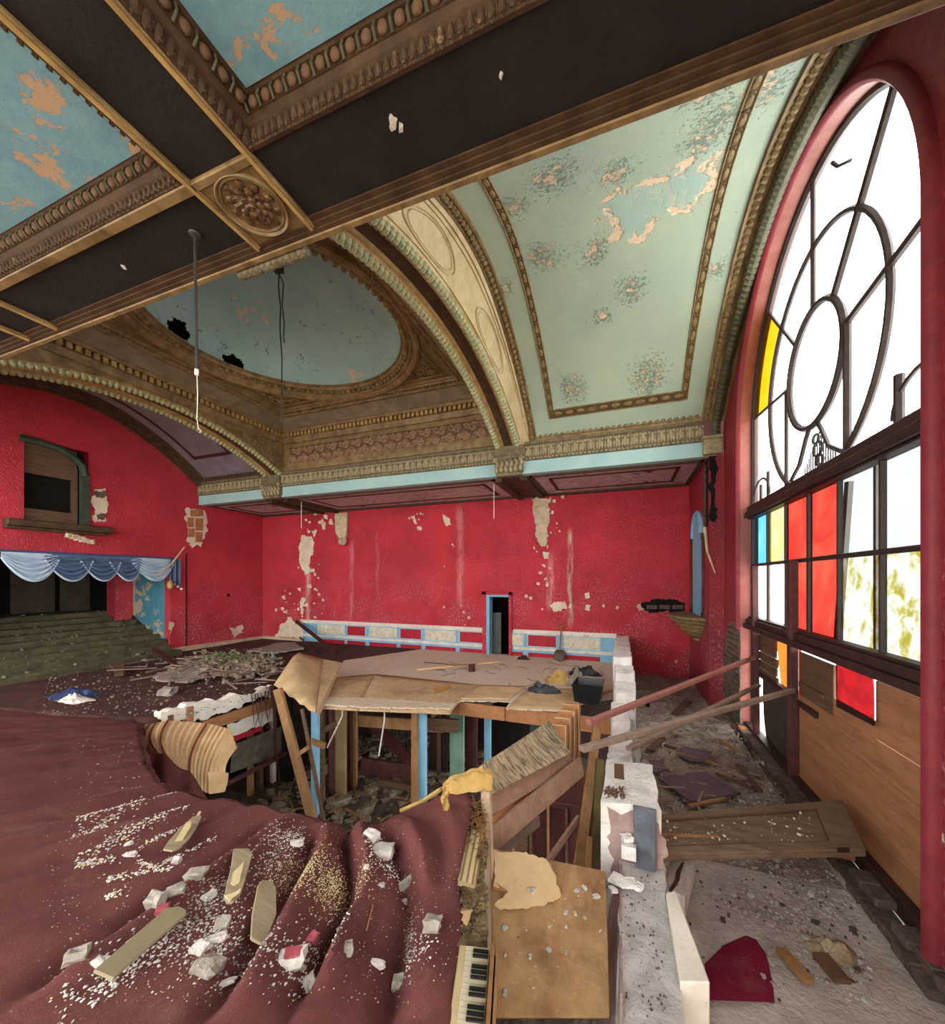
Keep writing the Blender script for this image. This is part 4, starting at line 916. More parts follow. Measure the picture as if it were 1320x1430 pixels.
# ------------------------------------------------------------------ stair opening: window, drape, stair
M_GREENF = paint('dark_green_frame', '#3f4a3c', '#2f382e', 5, .6, 40, .4, .01)
m = MB()
m.box((XL-.1, 6.76, 1.62), (XL+.06, 6.96, 3.2)); 
m.tube([V((XL+.02, 6.85, 3.1)), V((XL+.02, 6.8, 3.4)), V((XL+.02, 6.55, 3.62)), V((XL+.02, 6.3, 3.75)), V((XL+.02, 5.9, 3.8)), V((XL+.02, 5.5, 3.8))], .1, 6)
w2 = st('window_2', m, M_GREENF, 'small dark window with green frame high on the left wall', 'window')
ob('board', MB().box((XL-.15, 5.5, 1.62), (XL-.1, 6.72, 1.95)), M_OLDW, w2); ob('board', MB().box((XL-.15, 5.5, 2.92), (XL-.1, 6.72, 3.8)), M_OLDW, w2)
ob('inner_jamb', MB().box((XL-.25, 6.64, 1.62), (XL-.05, 6.72, 3.3)), M_OLDW, w2)
ob('sill', MB().box((XL, 5.2, 1.42), (XL+.3, 7.42, 1.6)).box((XL, 5.2, 1.34), (XL+.2, 7.3, 1.42)), M_BROWN, w2, bev=.02)
m = MB(); 
for i in range(6): m.chunk((XL+.12, 6.45+.1*i, 1.28-.03*i), .08, .09, .07)
ob('broken_corbel', m, M_PLAS, w2)
M_SWAG = paint('dusty_blue_satin', '#5f758f', '#4c6180', 4, .45, 30, .2, .01, spec=.4)
M_SWAGL = paint('pale_blue_satin', '#b9cad6', '#9fb4c6', 4, .45, 30, .2, .01, spec=.4)
M_SWAGD = paint('navy_satin', '#33466f', '#293a60', 4, .45, 30, .2, .01, spec=.4)
def swag(y0, y1, ztop, drop, mat, slant, parent):
    n, k = 16, 40; rows = []
    for j in range(k+1):
        v = j/k; row = []
        for i in range(n+1):
            u = i/n; sag = 1-(2*u-1)**2
            y = y0+(y1-y0)*u+slant*v*(1-u)*.2
            z = ztop-(.04+drop*sag*.9+.1*(1-sag))*v
            x = XL+.07+.05*math.sin(v*2*PI*5.5+u*.5)*(.3+sag)*min(1, v*4)+.16*sag*v
            row.append(V((x, y, z)))
        rows.append(row)
    o = ob('swag', MB().rows(rows), mat, parent, smooth=True); ob('piping', MB().tube([p+V((.02, 0, -.01)) for p in rows[-1]], .025, 5), M_SWAGL, o); return o
sw = thing('draped_valance', MB().bar((XL+.04, 5.0, LZT+.03), (XL+.04, 9.28, LZT+.03), .05, .06), M_SWAGD, 'blue satin swag valance across the stair opening', 'curtain')
ys = [5.3, 6.1, 6.86, 7.55, 8.15, 9.1]
for i, (a, b) in enumerate(zip(ys, ys[1:])):
    swag(b+.14, a-.14, LZT-.0, .8, M_SWAGL if i == 4 or i == 0 else M_SWAG, .1, sw)
m = MB(); rows = []
for j in range(9):
    v = j/8; rows.append([V((XL+.12+.04*math.sin(i*1.6), 9.1+.4*i/10, LZT-(.75+.25*i/10)*v)) for i in range(11)])
tl = ob('tail', MB().rows(rows), M_SWAGD, sw, smooth=True)
m = MB(); 
for i in range(4): m.egg((XL+.16, 9.12+.12*i, LZT-.8-.09*i), (.05, 0, 0), (0, .05, 0), (0, 0, .05), 8, 5)
ob('fringe_ball', m, M_WHITE, tl); ob('tassel', MB().egg((XL+.25, 9.05, LZT-.92), (.1, 0, 0), (0, .1, 0), (0, 0, .15), 10, 6), M_GOLDL, sw, smooth=True)
thing('leaning_stick', MB().tube([atx(258, 764, XL+.08), atx(240, 787, XL+.3), atx(220, 803, XL+.32)], .028, 6), M_PLAS, 'thin pale stick caught in the blue valance', 'stick')
# side wall of the stair (blue), pier, dark lobby
M_STBL = paint('peeling_teal_wall', '#4f8a9b', '#437a8c', 2, .7, 25, .6, .02, chips=(('#b5a890', 3.0, .55, .4), ('#2e3a3a', 4, .6, .3)))
sd = st('wall_stair', MB().box((XL-2.1, LY1, -2.7), (XL-.3, LY1+.2, 1.4)), M_STBL, 'peeling teal side wall of the stair', 'wall')
ob('string_board', MB().bar((XL-.28, LY1-.03, -2.5), (XL-2.1, LY1-.03, -1.42), .05, .16), M_MAROON, sd)
st('wall_pier', MB().box((XL-2.6, LY1-.55, -2.7), (XL-2.1, LY1+.2, 1.4)), M_RED, 'red pier at the head of the stair', 'wall')
M_MOSS = paint('mossy_stone_step', '#625e46', '#464230', 3, .9, 22, .9, .03, chips=(('#9c9270', 9, .65, .3), ('#2f2a1c', 6, .62, .3)))
ns = 9; stair = None
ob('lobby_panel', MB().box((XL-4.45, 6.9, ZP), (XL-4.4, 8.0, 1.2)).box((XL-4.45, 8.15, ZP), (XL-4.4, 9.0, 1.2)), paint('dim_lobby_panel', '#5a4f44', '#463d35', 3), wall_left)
m = MB().box((XL-4.5, 3.4, -2.75), (XL-3.2, LY1, -1.2)); stair = st('stair', m, M_MOSS, 'broad mossy stone stair rising through the left wall', 'stair')
for i in range(ns):
    x1 = XL+.75-.42*i; z = -2.62+.16*(i+1)
    ob('step', MB().box((max(XL-3.4, x1-.5), 3.4, z-.3), (x1, LY1 if x1 < XL else LY1-.05-.1*i, z)), M_MOSS, stair, bev=.025)

m = MB(); rs = random.Random(61)
for i in range(260):
    k = rs.randrange(ns); x1 = XL+.75-.42*k; z = -2.62+.16*(k+1); s_ = rs.uniform(.006, .02)+.04*rs.random()**4; m.chunk((x1-rs.uniform(.02, .4), rs.uniform(5, 9.0), z+s_*.4), s_, s_*.7, s_*.5, rs)
ob('step_litter', m, paint('step_litter_grey', '#857c66', '#5f5746', 12, .9), stair, kind='stuff')
# ------------------------------------------------------------------ carpeted slope in front
def polydist(p, poly):      # signed distance (left +) and place along a polyline in plan
    best = (9e9, 0, 0); acc = 0
    for a, b in zip(poly, poly[1:]):
        d = b-a; L = d.length; t = max(0, min(1, (p-a).dot(d)/(L*L))); q = a+d*t; r = (p-q).length
        if r < best[0]: best = (r, 1 if (d.x*(p-a).y-d.y*(p-a).x) > 0 else -1, (acc+t*L))
        acc += L
    return best[0]*best[1], best[2], acc
def zplane(x, y):
    k = max(0, min(1, (x+2.1)/.9)); k = k*k*(3-2*k); f = max(0, min(1, (y-1.5)/1.4)); f = f*f*(3-2*f)
    return -1.226+.0343*x-.2468*y+.3*k*f
def hit(fn, px, py, t0=.6, t1=14):
    r = ray(px, py); t = t0
    while t < t1:
        p = r*t
        if p.z <= fn(p.x, p.y): 
            lo, hi = t-.05, t
            for _ in range(14):
                mi = (lo+hi)/2; q = r*mi
                if q.z <= fn(q.x, q.y): hi = mi
                else: lo = mi
            return r*hi
        t += .05
    return r*t1
pl2 = lambda px: [V(hit(zplane, *q)[:2]) for q in px]
FOLDS = [(pl2([(446, 1152), (437, 1195), (417, 1227), (390, 1273), (374, 1305), (350, 1340), (320, 1390), (290, 1430)]), .065, .075),
         (pl2([(487, 1157), (499, 1214), (496, 1259), (474, 1298), (451, 1345), (425, 1400)]), .085, .06),
         (pl2([(545, 1150), (574, 1209), (583, 1255), (571, 1305), (563, 1361), (555, 1430)]), .075, .075),
         (pl2([(610, 1125), (622, 1190), (615, 1260), (600, 1330), (590, 1420)]), .035, .085),
         (pl2([(390, 1140), (330, 1190), (260, 1235), (190, 1285), (100, 1345), (40, 1390)]), .05, .07),
         (pl2([(395, 1150), (352, 1195), (330, 1215)]), .02, .04)]
def zcarpet(x, y):
    z = zplane(x, y); p = V((x, y))
    for poly, A, w in FOLDS:
        d, s, L = polydist(p, poly)
        if abs(d) < .5:
            e = min(1, s/.25+.15)*min(1, (L-s)/.2+.3) if abs(d) < .5 else 1
            z += e*A*(1.15*math.exp(-((d-w*.85)/w)**2)-1.25*math.exp(-((d+w*.45)/(w*.72))**2))
    k = max(0, min(1, (-2.2-x)/1.0))
    z += k*.022*math.sin(x*2*PI/.42+.8*math.sin(y*1.3))*min(1, max(0, (3.9-y)/1.2))
    z += .02*mnoise.noise(V((x*1.6, y*1.6, 0)))+.008*mnoise.noise(V((x*6, y*6, 3)))
    return z
def oncarpet(px, py): return hit(zcarpet, px, py)
EDGE = [(196, 1010), (194, 1030), (206, 1069), (220, 1091), (239, 1105), (262, 1110), (290, 1114), (330, 1119), (380, 1130), (440, 1143), (470, 1157), (490, 1161), (515, 1155), (545, 1142), (600, 1118), (630, 1106), (655, 1096)]
bnd = [V(hit(zplane, *q)[:2]) for q in [(-60, 985), (100, 1001), (150, 1003)]+EDGE+[(658, 1130), (652, 1180), (640, 1240), (648, 1290), (640, 1340), (632, 1400), (628, 1460)]]
bnd += [V((-.5, .45)), V((-2.8, .2)), V((-12.5, .5)), V((-13, 3.2))]
def inside(p, poly):
    c = False; j = len(poly)-1
    for i in range(len(poly)):
        a, b = poly[i], poly[j]
        if (a.y > p.y) != (b.y > p.y) and p.x < (b.x-a.x)*(p.y-a.y)/(b.y-a.y)+a.x: c = not c
        j = i
    return c
def clipgrid(poly, fn, xs, ys):
    closed = poly+poly[:1]; mb = MB(); idx = {}
    def near(p):
        best = None
        for a, b in zip(closed, closed[1:]):
            d = b-a; t = max(0, min(1, (p-a).dot(d)/max(1e-9, d.length_squared))); q = a+d*t
            if best is None or (q-p).length < best[0]: best = ((q-p).length, q)
        return best[1]
    def vert(i, j):
        if (i, j) not in idx:
            p = V((xs[i], ys[j]))
            if not inside(p, poly): p = near(p)
            idx[(i, j)] = len(mb.v); mb.v.append((p.x, p.y, fn(p.x, p.y)))
        return idx[(i, j)]
    for i in range(len(xs)-1):
        for j in range(len(ys)-1):
            if inside(V(((xs[i]+xs[i+1])/2, (ys[j]+ys[j+1])/2)), poly): mb.f.append((vert(i, j), vert(i+1, j), vert(i+1, j+1), vert(i, j+1)))
    return mb
def vary(a, b, s0, s1):      # steps growing from s0 at b to s1 at a
    o = [b]; 
    while o[-1] > a: k = (b-o[-1])/(b-a); o.append(o[-1]-(s0+(s1-s0)*k*k))
    return o[::-1]
def carpetmat(name, a, b, c):
    g = G(name, .95, .1); f = g.noise(160, 3, .7)
    col = g.mix(g.step(g.noise(1.6, 6, .6), .3, .7), a, b)
    col = g.mix(g.mt('MULTIPLY', g.step(f, .45, .7), .5), col, c)
    col = g.mix(g.mt('MULTIPLY', g.step(g.noise(3.1, 7, .75), .5, .75), .35), col, '#8a6a5f')
    dust = g.mt('MULTIPLY', g.step(g.noise(55, 8, .85), .60, .66), g.step(g.noise(1.1, 4, .6), .42, .6))
    col = g.mix(g.mt('MULTIPLY', dust, .8), col, '#b5a592')
    return g.done(col, g.bump(f, .5, .006))
M_CARP = carpetmat('dusty_maroon_carpet', '#704340', '#5e3534', '#432524')
cm = clipgrid(bnd, zcarpet, vary(-13, -.3, .02, .2), vary(.2, 4.8, .026, .05))
carpet = thing('carpet', cm, M_CARP, 'maroon carpet draped in folds over the broken sloping floor in front', 'carpet', smooth=True)
carpet.modifiers.new('pile', 'SOLIDIFY').thickness = -.02
# the hem that hangs over the pit
ed = []
pts = [V(hit(zplane, *q)) for q in EDGE]
for a, b in zip(pts, pts[1:]):
    n = max(2, int((b-a).length/.06))
    for i in range(n): p = a.lerp(b, i/n); ed.append(V((p.x, p.y, zcarpet(p.x, p.y)-.004)))
rows = [ed]
for k, (dy, dz) in enumerate(((.03, -.015), (.055, -.06), (.06, -.14), (.05, -.3))):
    rows.append([p+V((.02*k*mnoise.noise(p*3), dy+.03*k*mnoise.noise(p*4+V((0, 0, 5))), dz)) for p in ed])
ob('hem', MB().rows(rows), M_CARP, carpet, smooth=True)
st('floor_2', MB().add([(-13, .2, -4.2), (-.6, .2, -4.2), (-1.0, 2.0, -4.3), (-13, 2.0, -4.3), (-13, .2, -2.4), (-.6, .2, -2.2), (-1.0, 2.0, -2.4), (-13, 2.0, -2.8)], [(0,1,2,3), (4,5,6,7), (0,1,5,4), (1,2,6,5), (2,3,7,6), (3,0,4,7)]), M_OLDW, 'timber understructure below the carpeted slope', 'floor')

# ------------------------------------------------------------------ brown floor on the left and its broken edge
M_MUD = paint('dark_brown_debris_carpet', '#4e2f2a', '#3a2722', 2, .9, 30, .7, .02, chips=(('#8a7a68', 13, .655, .35), ('#241a15', 4, .6, .3)), dirt=('#5f5440', 1.2, .5, .75, .6))
fe = [V(atz(*q, ZP)[:2]) for q in ((-60, 985), (100, 1001), (205, 1006), (270, 992), (330, 974), (385, 954))]
fl = fe+[V((-7.6, 8.6)), V((-7.2, 10.5)), V((-6.2, YB)), V((XL, YB)), V((XL, 3.0))]
def zmud(x, y): return ZP+.012*mnoise.noise(V((x*2, y*2, 1)))+.03*max(0, mnoise.noise(V((x*.8, y*.8, 7))))+(.12*math.exp(-((x+11.2)**2/1.2+(y-8.3)**2/1.5)))
mud = st('floor_3', clipgrid(fl, zmud, span(-15.2, -6, 60), span(2.6, 13, 70)), M_MUD, 'dark brown carpeted floor littered with plaster beside the stair', 'floor', smooth=True)
mud.modifiers.new('slab', 'SOLIDIFY').thickness = -.1
XE = -8.12
M_ORJ = wood('orange_joist_wood', '#b27e54', '#9a6a48', (6, 1.2, 6), amt=.35)
M_TIM = wood('pale_brown_timber', '#a07a55', '#86633f', (5, 5, 1.2), amt=.4)
M_TIMX = wood('brown_pine_plank', '#a58470', '#8c6b58', (1.6, 5, 5), amt=.35)
def ex(px, mat, name, th=.05, par=mud, off=0, bev=.006, rg=0): return ob(name, MB().prism(ragged([atx(x, y, XE+off) for x, y in px], rg, .12) if rg else [atx(x, y, XE+off) for x, y in px], (-th, 0, 0)), mat, par, bev=bev)
ex([(226, 994), (300, 978), (382, 957), (383, 973), (330, 988), (280, 1005), (245, 1010)], M_WHITE, 'edge_beam', .2, rg=.03)
ex([(283, 1008), (383, 974), (384, 988), (300, 1018), (284, 1016)], M_ORJ, 'edge_joist', .08, off=-.06)
ex([(262, 988), (271, 986), (271, 1009), (263, 1010)], M_ORJ, 'stub', .06, off=.04); ex([(236, 1000), (243, 998), (243, 1008), (237, 1009)], M_OLDW, 'stub', .06, off=.04)
ex([(318, 1012), (384, 988), (384, 1006), (322, 1030)], M_WHITE, 'grey_panel', .03, off=-.1, rg=.015)
ex([(322, 1031), (365, 1014), (365, 1020), (323, 1038)], M_REDP, 'red_strip', .03, off=-.05)
ex([(326, 1040), (404, 1010), (404, 1050), (322, 1080)], paint('rusty_sheet_metal', '#6d6558', '#4c463e', 5, .6, 30, .5, .01, chips=(('#a59a86', 7, .62, .4),)), 'metal_panel', .03, off=-.12)
ob('pipe', MB().tube([atx(318, 1094, XE+.02), atx(404, 1050, XE+.02)], .06, 8), M_POST, mud)
for (x0, x1, y1, mm) in ((347, 352, 1125, M_TIM), (360, 366, 1128, M_OLDW), (379, 383, 1128, M_WHITE), (395, 399, 1130, M_OLDW), (402, 406, 1132, M_BLUE), (370, 374, 1126, M_MAROON)):
    a = atx((x0+x1)/2, 1062, XE-.3); ob('stud', MB().box((a.x-.05, a.y-.05, ZL), (a.x+.05, a.y+.06, -3.6)), mm, mud)
ob('dark_partition', MB().box((-9.4, 4.2, ZL), (-9.35, 7.6, -2.8)).box((-9.4, 7.6, ZL), (-7.9, 7.65, -2.8)), M_VOID, mud)
for i in range(9):       # roots and torn strands over the broken edge
    x = 352+4*i+R.uniform(-2, 2); p = [atx(x, 970-i, XE+.03), atx(x+R.uniform(-3, 5), 990, XE+.06), atx(x+R.uniform(-6, 9), 1005+R.uniform(0, 18), XE+.1)]
    ob('torn_strand', MB().tube(p, [.012, .01, .006], 4), M_OLDW, mud)
thing('torn_cloth_strip', MB().tube([atx(380, 958, XE+.12), atx(384, 985, XE+.14), atx(384, 1040, XE+.16), atx(390, 1085, XE+.1), atx(394, 1128, XE)], [.07, .05, .03, .03, .02], 6), M_MAROON, 'dark torn cloth strip hanging from the broken floor edge', 'cloth')

# pleated underlay fanning out over the pit corner
M_PLEAT = paint('beige_underlay', '#d3b389', '#bf9d72', 3, .8, 40, .3, .01, dirt=('#8f6a48', 2, .55, .8, .5))
M_STRIPE = paint('rust_stripe', '#8a4634', '#71382c', 5, .8)
top = [(196, 1032, 7.2), (205, 1012, 7.25), (235, 1006, 7.3), (270, 1008, 7.2), (300, 1012, 7.0), (322, 1018, 6.8), (331, 1044, 6.6)]
bot = [(210, 1052, 5.9), (222, 1056, 5.85), (240, 1060, 5.8), (258, 1078, 5.8), (276, 1100, 5.8), (293, 1108, 5.85), (318, 1092, 6.1)]
def lerpl(l, u):
    k = min(len(l)-2, int(u*(len(l)-1))); f = u*(len(l)-1)-k; return atd(*[l[k][i]+(l[k+1][i]-l[k][i])*f for i in range(3)])
NU, NVV = 66, 10; rows = []
for i in range(NU+1):
    u = i/NU; a, b = lerpl(top, u), lerpl(bot, u); w = .035*(1 if i % 3 else -1)*(1 if u < .85 else .3)
    rows.append([a.lerp(b, v/NVV)+V((.3, -.8, .3)).normalized()*(w+.18*math.sin(PI*v/NVV)) for v in range(NVV+1)])
ul = thing('pleated_underlay', MB().rows(rows), M_PLEAT, 'beige pleated underlay fanned out over the corner of the pit', 'fabric', smooth=False)
for i in (5, 8, 10, 14, 17, 23, 41):
    u = i/NU; ob('stripe', MB().tube([q+V((.012, -.034, .012)) for q in rows[i]], .016, 4), M_STRIPE, ul)
ob('flap', MB().prism([atd(290, 1078, 5.6), atd(318, 1080, 5.75), atd(317, 1092, 5.75), atd(313, 1106, 5.75), atd(293, 1109, 5.6)], (0, .015, 0)), M_PLEAT, ul)
# carpet tongue sliding into the pit under it
rows = []; la = [(194, 1030), (206, 1069), (220, 1091), (239, 1105), (262, 1110), (290, 1114)]; lb = [(196, 1046, 5.6), (212, 1051, 5.6), (229, 1055, 5.55), (247, 1066, 5.5), (266, 1080, 5.5), (289, 1112, 5.4)]
for i in range(26):
    u = i/25; k = min(4, int(u*5)); f = u*5-k; q = [la[k][j]+(la[k+1][j]-la[k][j])*f for j in (0, 1)]; a = hit(zplane, *q); a = V((a.x, a.y, zcarpet(a.x, a.y)-.01)); b = lerpl(lb, u)+V((0, 0, .03*math.sin(u*13)))
    rows.append([a.lerp(b, j/8)+V((0, 0, -.3*math.sin(PI*j/8)+.06*math.sin(u*14+j*.3)*min(1, j/4))) for j in range(9)])
ob('tongue', MB().rows(rows), M_CARP, carpet, smooth=True)

# ------------------------------------------------------------------ plywood deck over the pit
g = G('weathered_strand_board', .85, .2)
n = g.vor(14, 'F1', g.map((1, 2.2, 1), (0, 0, .7)), 'Color'); n2 = g.sep(n)[0]
c = g.mix(n2, '#d3c2aa', '#bba88e'); c = g.mix(g.mt('MULTIPLY', g.step(g.noise(.9, 6, .65), .35, .7), .75), c, '#cbc3bb'); c = g.mix(g.mt('MULTIPLY', g.step(g.noise(9, 7, .8), .62, .7), .6), c, '#4a3f36')
M_OSB = g.done(c, g.bump(n2, .3, .008))
g = G('stained_brown_board', .8, .2)
n = g.vor(22, 'F1', g.map((1, 2.4, 1), (0, 0, .5)), 'Color'); n2 = g.sep(n)[0]
c = g.mix(n2, '#c9ae8a', '#ab8f6b'); c = g.mix(g.mt('MULTIPLY', g.step(g.noise(1.6, 7, .7), .45, .7), .6), c, '#86694b')
M_OSB2 = g.done(c, g.bump(n2, .3, .006))
M_FIBER = paint('beige_fibreboard', '#cdb088', '#b99a72', 2.5, .8, 40, .3, .01, dirt=('#7c6245', 3, .55, .8, .5))
zd = lambda *q: atz(*q, ZP)
dk = [zd(446, 984), zd(505, 988), zd(629, 990), zd(642, 979), zd(711, 980), zd(707, 990), zd(779, 993), zd(795, 986), zd(857, 976)]
dk = [V((min(p.x, -.2), p.y, ZP)) for p in dk]+[V((-.2, YB, ZP)), V((-7.1, YB, ZP)), V((-8.5, 10.3, ZP)), V((-7.3, 8.4, ZP))]; dk = [p+V((0, 0, .012)) for p in dk]
deck = st('floor_4', clipgrid([V(p[:2]) for p in dk], lambda x, y: ZP+.012, span(-9, -.1, 120), span(6.2, 13.1, 90)), M_OSB, 'grey brown strand board deck over the pit', 'floor')
deck.modifiers.new('slab', 'SOLIDIFY').thickness = -.03
# browner front sheets that droop at their edge, seams between them
def sheet(px, mat, name, sag=.0, up=.04):
    ps = [zd(*q) for q in px]; a, b, c_, d = ps; rows = []
    for i in range(9):
        u = i/8; rows.append([V(((a.lerp(b, u)).lerp(d.lerp(c_, u), v/8).x, (a.lerp(b, u)).lerp(d.lerp(c_, u), v/8).y, ZP+up-sag*max(0, (v/8-.5)*2)**2)) for v in range(9)])
    o = ob(name, MB().rows(rows), mat, deck, smooth=True); o.modifiers.new('t', 'SOLIDIFY').thickness = -.018; return o
sheet([(468, 948), (524, 943), (500, 988), (446, 985)], M_OSB2, 'board', .1)
sheet([(525, 943), (668, 958), (628, 993), (501, 988)], M_OSB2, 'board', .1)
sheet([(670, 958), (735, 960), (711, 979), (643, 978)], M_FIBER, 'board', 0, .036)
sheet([(738, 962), (860, 965), (782, 992), (708, 990)], M_FIBER, 'board', .02, .036)
ob('torn_fibre', MB().prism([V((p.x, p.y, ZP+.042)) for p in ragged([zd(604, 965), zd(620, 961), zd(630, 958), zd(628, 965), zd(606, 972)], .03, .1)], (0, 0, .006)), paint('orange_torn_fibre', '#c0904e', '#a87a3e', 5), deck)
yj = 7.75
ob('rim_joist', MB().box((-3.5, yj, -2.96), (-2.3, yj+.05, ZP-.03)), M_ORJ, deck, bev=.006); ob('rim_joist', MB().box((-2.3, yj+.05, -2.98), (-.2, yj+.1, ZP-.035)), M_ORJ, deck, bev=.006)
for x in (-6.5, -5.6, -4.7, -3.8, -2.9, -2.0, -1.1): ob('joist', MB().box((x-.03, 7.4 if x < -3.6 else yj+.1, -2.95), (x+.03, YB-.05, ZP-.03)), M_OLDW, deck)
# folded fibreboard flap at the deck's left end
A_, B_, C_, D_ = atd(383, 957, 8.6), atd(414, 911, 10.2), atd(478, 926, 10.5), atd(446, 1000, 7.6); m1, m2 = atd(451, 921, 10.6), atd(441, 996, 7.65)
lo_ = [A_, atd(392, 963, 8.45), atd(398, 965, 8.36), atd(404, 973, 8.22), atd(411, 975, 8.1), atd(419, 984, 7.97), atd(425, 985, 7.9), atd(431, 992, 7.8), m2]; rows = []
for i, p in enumerate(lo_):
    u = i/8; q = A_.lerp(B_, min(1, u*2.2)) if u < .4545 else B_.lerp(m1, (u-.4545)/.5455); rows.append([p.lerp(q, j/8)+V((0, 0, .12*math.sin(PI*j/8)*math.sin(PI*u))) for j in range(9)])
fp = thing('fibreboard_flap', MB().rows(rows), M_FIBER, 'bent beige fibreboard flap at the left end of the deck', 'board', smooth=True); fp.modifiers.new('t', 'SOLIDIFY').thickness = .015
ob('folded_side', MB().prism([m1, C_, atd(462, 965, 8.9), D_, m2], (0, 0, .012)), M_OSB2, fp)
ob('crease', MB().tube([m1+V((0, 0, .01)), m2+V((0, 0, .01))], .008, 4), M_OLDW, fp)

# ------------------------------------------------------------------ below the deck: posts, partitions, rubble
posts = st('trim_6', MB().box((-12, 11.6, ZL), (-.2, 11.7, -2.7)), M_SASH, 'dark boarded partition far below the deck', 'partition')
def post(px0, px1, pxb, t, mat, name, ztop=-2.7, dy=.09):
    a, b = atd(px0, pxb, t), atd(px1, pxb, t); return ob(name, MB().box((a.x, a.y, ZL), (b.x, a.y+dy, ztop)), mat, posts, bev=.008)
post(434, 446, 1140, 8.35, M_BLUE, 'blue_post'); post(584, 596, 1140, 8.3, M_BLUE, 'blue_post'); post(574, 583.5, 1140, 8.25, M_TIM, 'stud')
post(446, 452, 1140, 8.8, M_OLDW, 'stud'); post(466, 486, 1120, 9.2, paint('tan_panel', '#9a8460', '#84704f', 3), 'panel'); post(459, 466, 1120, 9.15, M_POST, 'stud'); post(490, 499, 1105, 9.6, M_TIM, 'stud'); post(484, 491, 1110, 9.5, M_MAROON, 'stud')
post(628, 650, 1100, 9.6, paint('sage_green_panel', '#7b9a86', '#688674', 3), 'panel'); post(650, 668, 1100, 9.7, M_MAROON, 'panel'); post(660, 663, 1100, 9.6, M_SASH, 'stud'); post(676, 686, 1090, 9.8, M_BLUE, 'stud'); post(690, 735, 1080, 10.5, M_VOID, 'panel'); post(740, 765, 1080, 10.2, paint('dusty_teal_panel', '#3c5654', '#2d4241', 3), 'panel'); post(600, 628, 1100, 10.4, M_SASH, 'panel'); post(610, 615, 1100, 10.2, M_OLDW, 'stud')
ob('header', MB().bar(atd(486, 1005, 9.8), atd(620, 1015, 9.8), .08, .28), M_TIM, posts)
ob('header', MB().bar(atd(590, 1010, 9.0), atd(640, 1014, 9.0), .08, .3), M_OLDW, posts)
ob('stringer', MB().bar(atd(520, 1010, 10.3), atd(578, 1068, 9.8), .08, .3), M_MAROON, posts); ob('board', MB().bar(atd(505, 1068, 10), atd(578, 1080, 9.8), .08, .4), M_POST, posts)
for i in range(8): ob('baluster', MB().tube([atd(540+5*i, 1015, 10.4), atd(540+5*i, 1040+2*i, 10.4)], .015, 5), M_PIPE, posts)
ob('cross_board', MB().bar(atd(446, 1023, 8.6), atd(470, 1010, 8.6), .05, .12), M_OLDW, posts); ob('cross_board', MB().bar(atd(435, 1035, 8.3), atd(454, 1042, 8.2), .05, .12), M_TIM, posts)
for a, b, lab in (((478, 1000), (457, 1044), 'white rod hanging slanted under the deck'), ((537, 1006), (529, 1056), 'white rod hanging upright under the deck')):
    p = atd(*a, 8.6); thing('hanging_rod', MB().tube([V((p.x, p.y, ZP-.035)), p, atd(*b, 8.6)], .018, 5), M_WHITE, lab, 'rod')
thing('leaning_timber', MB().bar(atd(388, 962, 8.0), atd(446, 1182, 7.62), .17, .1, (.3, -1, 0)), M_TIM, 'pale brown timber leaning from the pit floor to the flap', 'timber', bev=.008)
thing('leaning_pole', MB().bar(atd(422, 990, 7.9), atd(458, 1176, 7.5), .06, .05, (.3, -1, 0)), M_OLDW, 'thin dark pole leaning beside the pale timber', 'pole')
bk = thing('short_batten', MB().bar(atd(411, 1057, 7.6), atd(430, 1044, 7.55), .08, .08), M_TIM, 'short batten nailed across the leaning timber', 'batten')
# benches and boxes half buried
thing('broken_bench', MB().bar(atd(530, 1092, 9.5), atd(576, 1100, 9.2), .1, .14).bar(atd(532, 1108, 9.5), atd(574, 1114, 9.2), .1, .12).bar(atd(534, 1092, 9.55), atd(534, 1122, 9.5), .1, .1).bar(atd(572, 1100, 9.25), atd(572, 1122, 9.2), .1, .1), M_OLDW, 'broken bench half buried in rubble under the deck', 'bench')
rb = random.Random(11); m = MB()
M_RUB2 = paint('mixed_grey_rubble', '#a0927e', '#6d6254', 8, .9, 20, .6, .02, dirt=('#4b4238', 6, .5, .75, .7))
for i in range(900):
    x = rb.uniform(-8, -2.2); y = rb.uniform(4.5, 11); s_ = rb.uniform(.02, .1)*(1+(rb.random() < .1))
    m.chunk((x, y, ZL+.3*max(0, mnoise.noise(V((x*.7, y*.7, 2))))+s_*.3), s_*1.4, s_*.8, s_*.5, rb)
ob('pit_rubble', m, M_RUB2, kind='stuff', label='heap of grey rubble covering the pit floor below the deck', cat='rubble')
m = MB()
for i in range(160):
    x = rb.uniform(-8, -2.5); y = rb.uniform(5, 11); a = rb.uniform(0, PI); L = rb.uniform(.15, .5); z = ZL+.12+.25*max(0, mnoise.noise(V((x*.7, y*.7, 2)))); d = V((math.cos(a)*L, math.sin(a)*L, rb.uniform(-.08, .12)))
    m.bar(V((x, y, z))-d/2, V((x, y, z))+d/2, .035, .015)
ob('pit_splinters', m, M_TIM, kind='stuff', label='wood splinters strewn over the rubble in the pit', cat='debris')

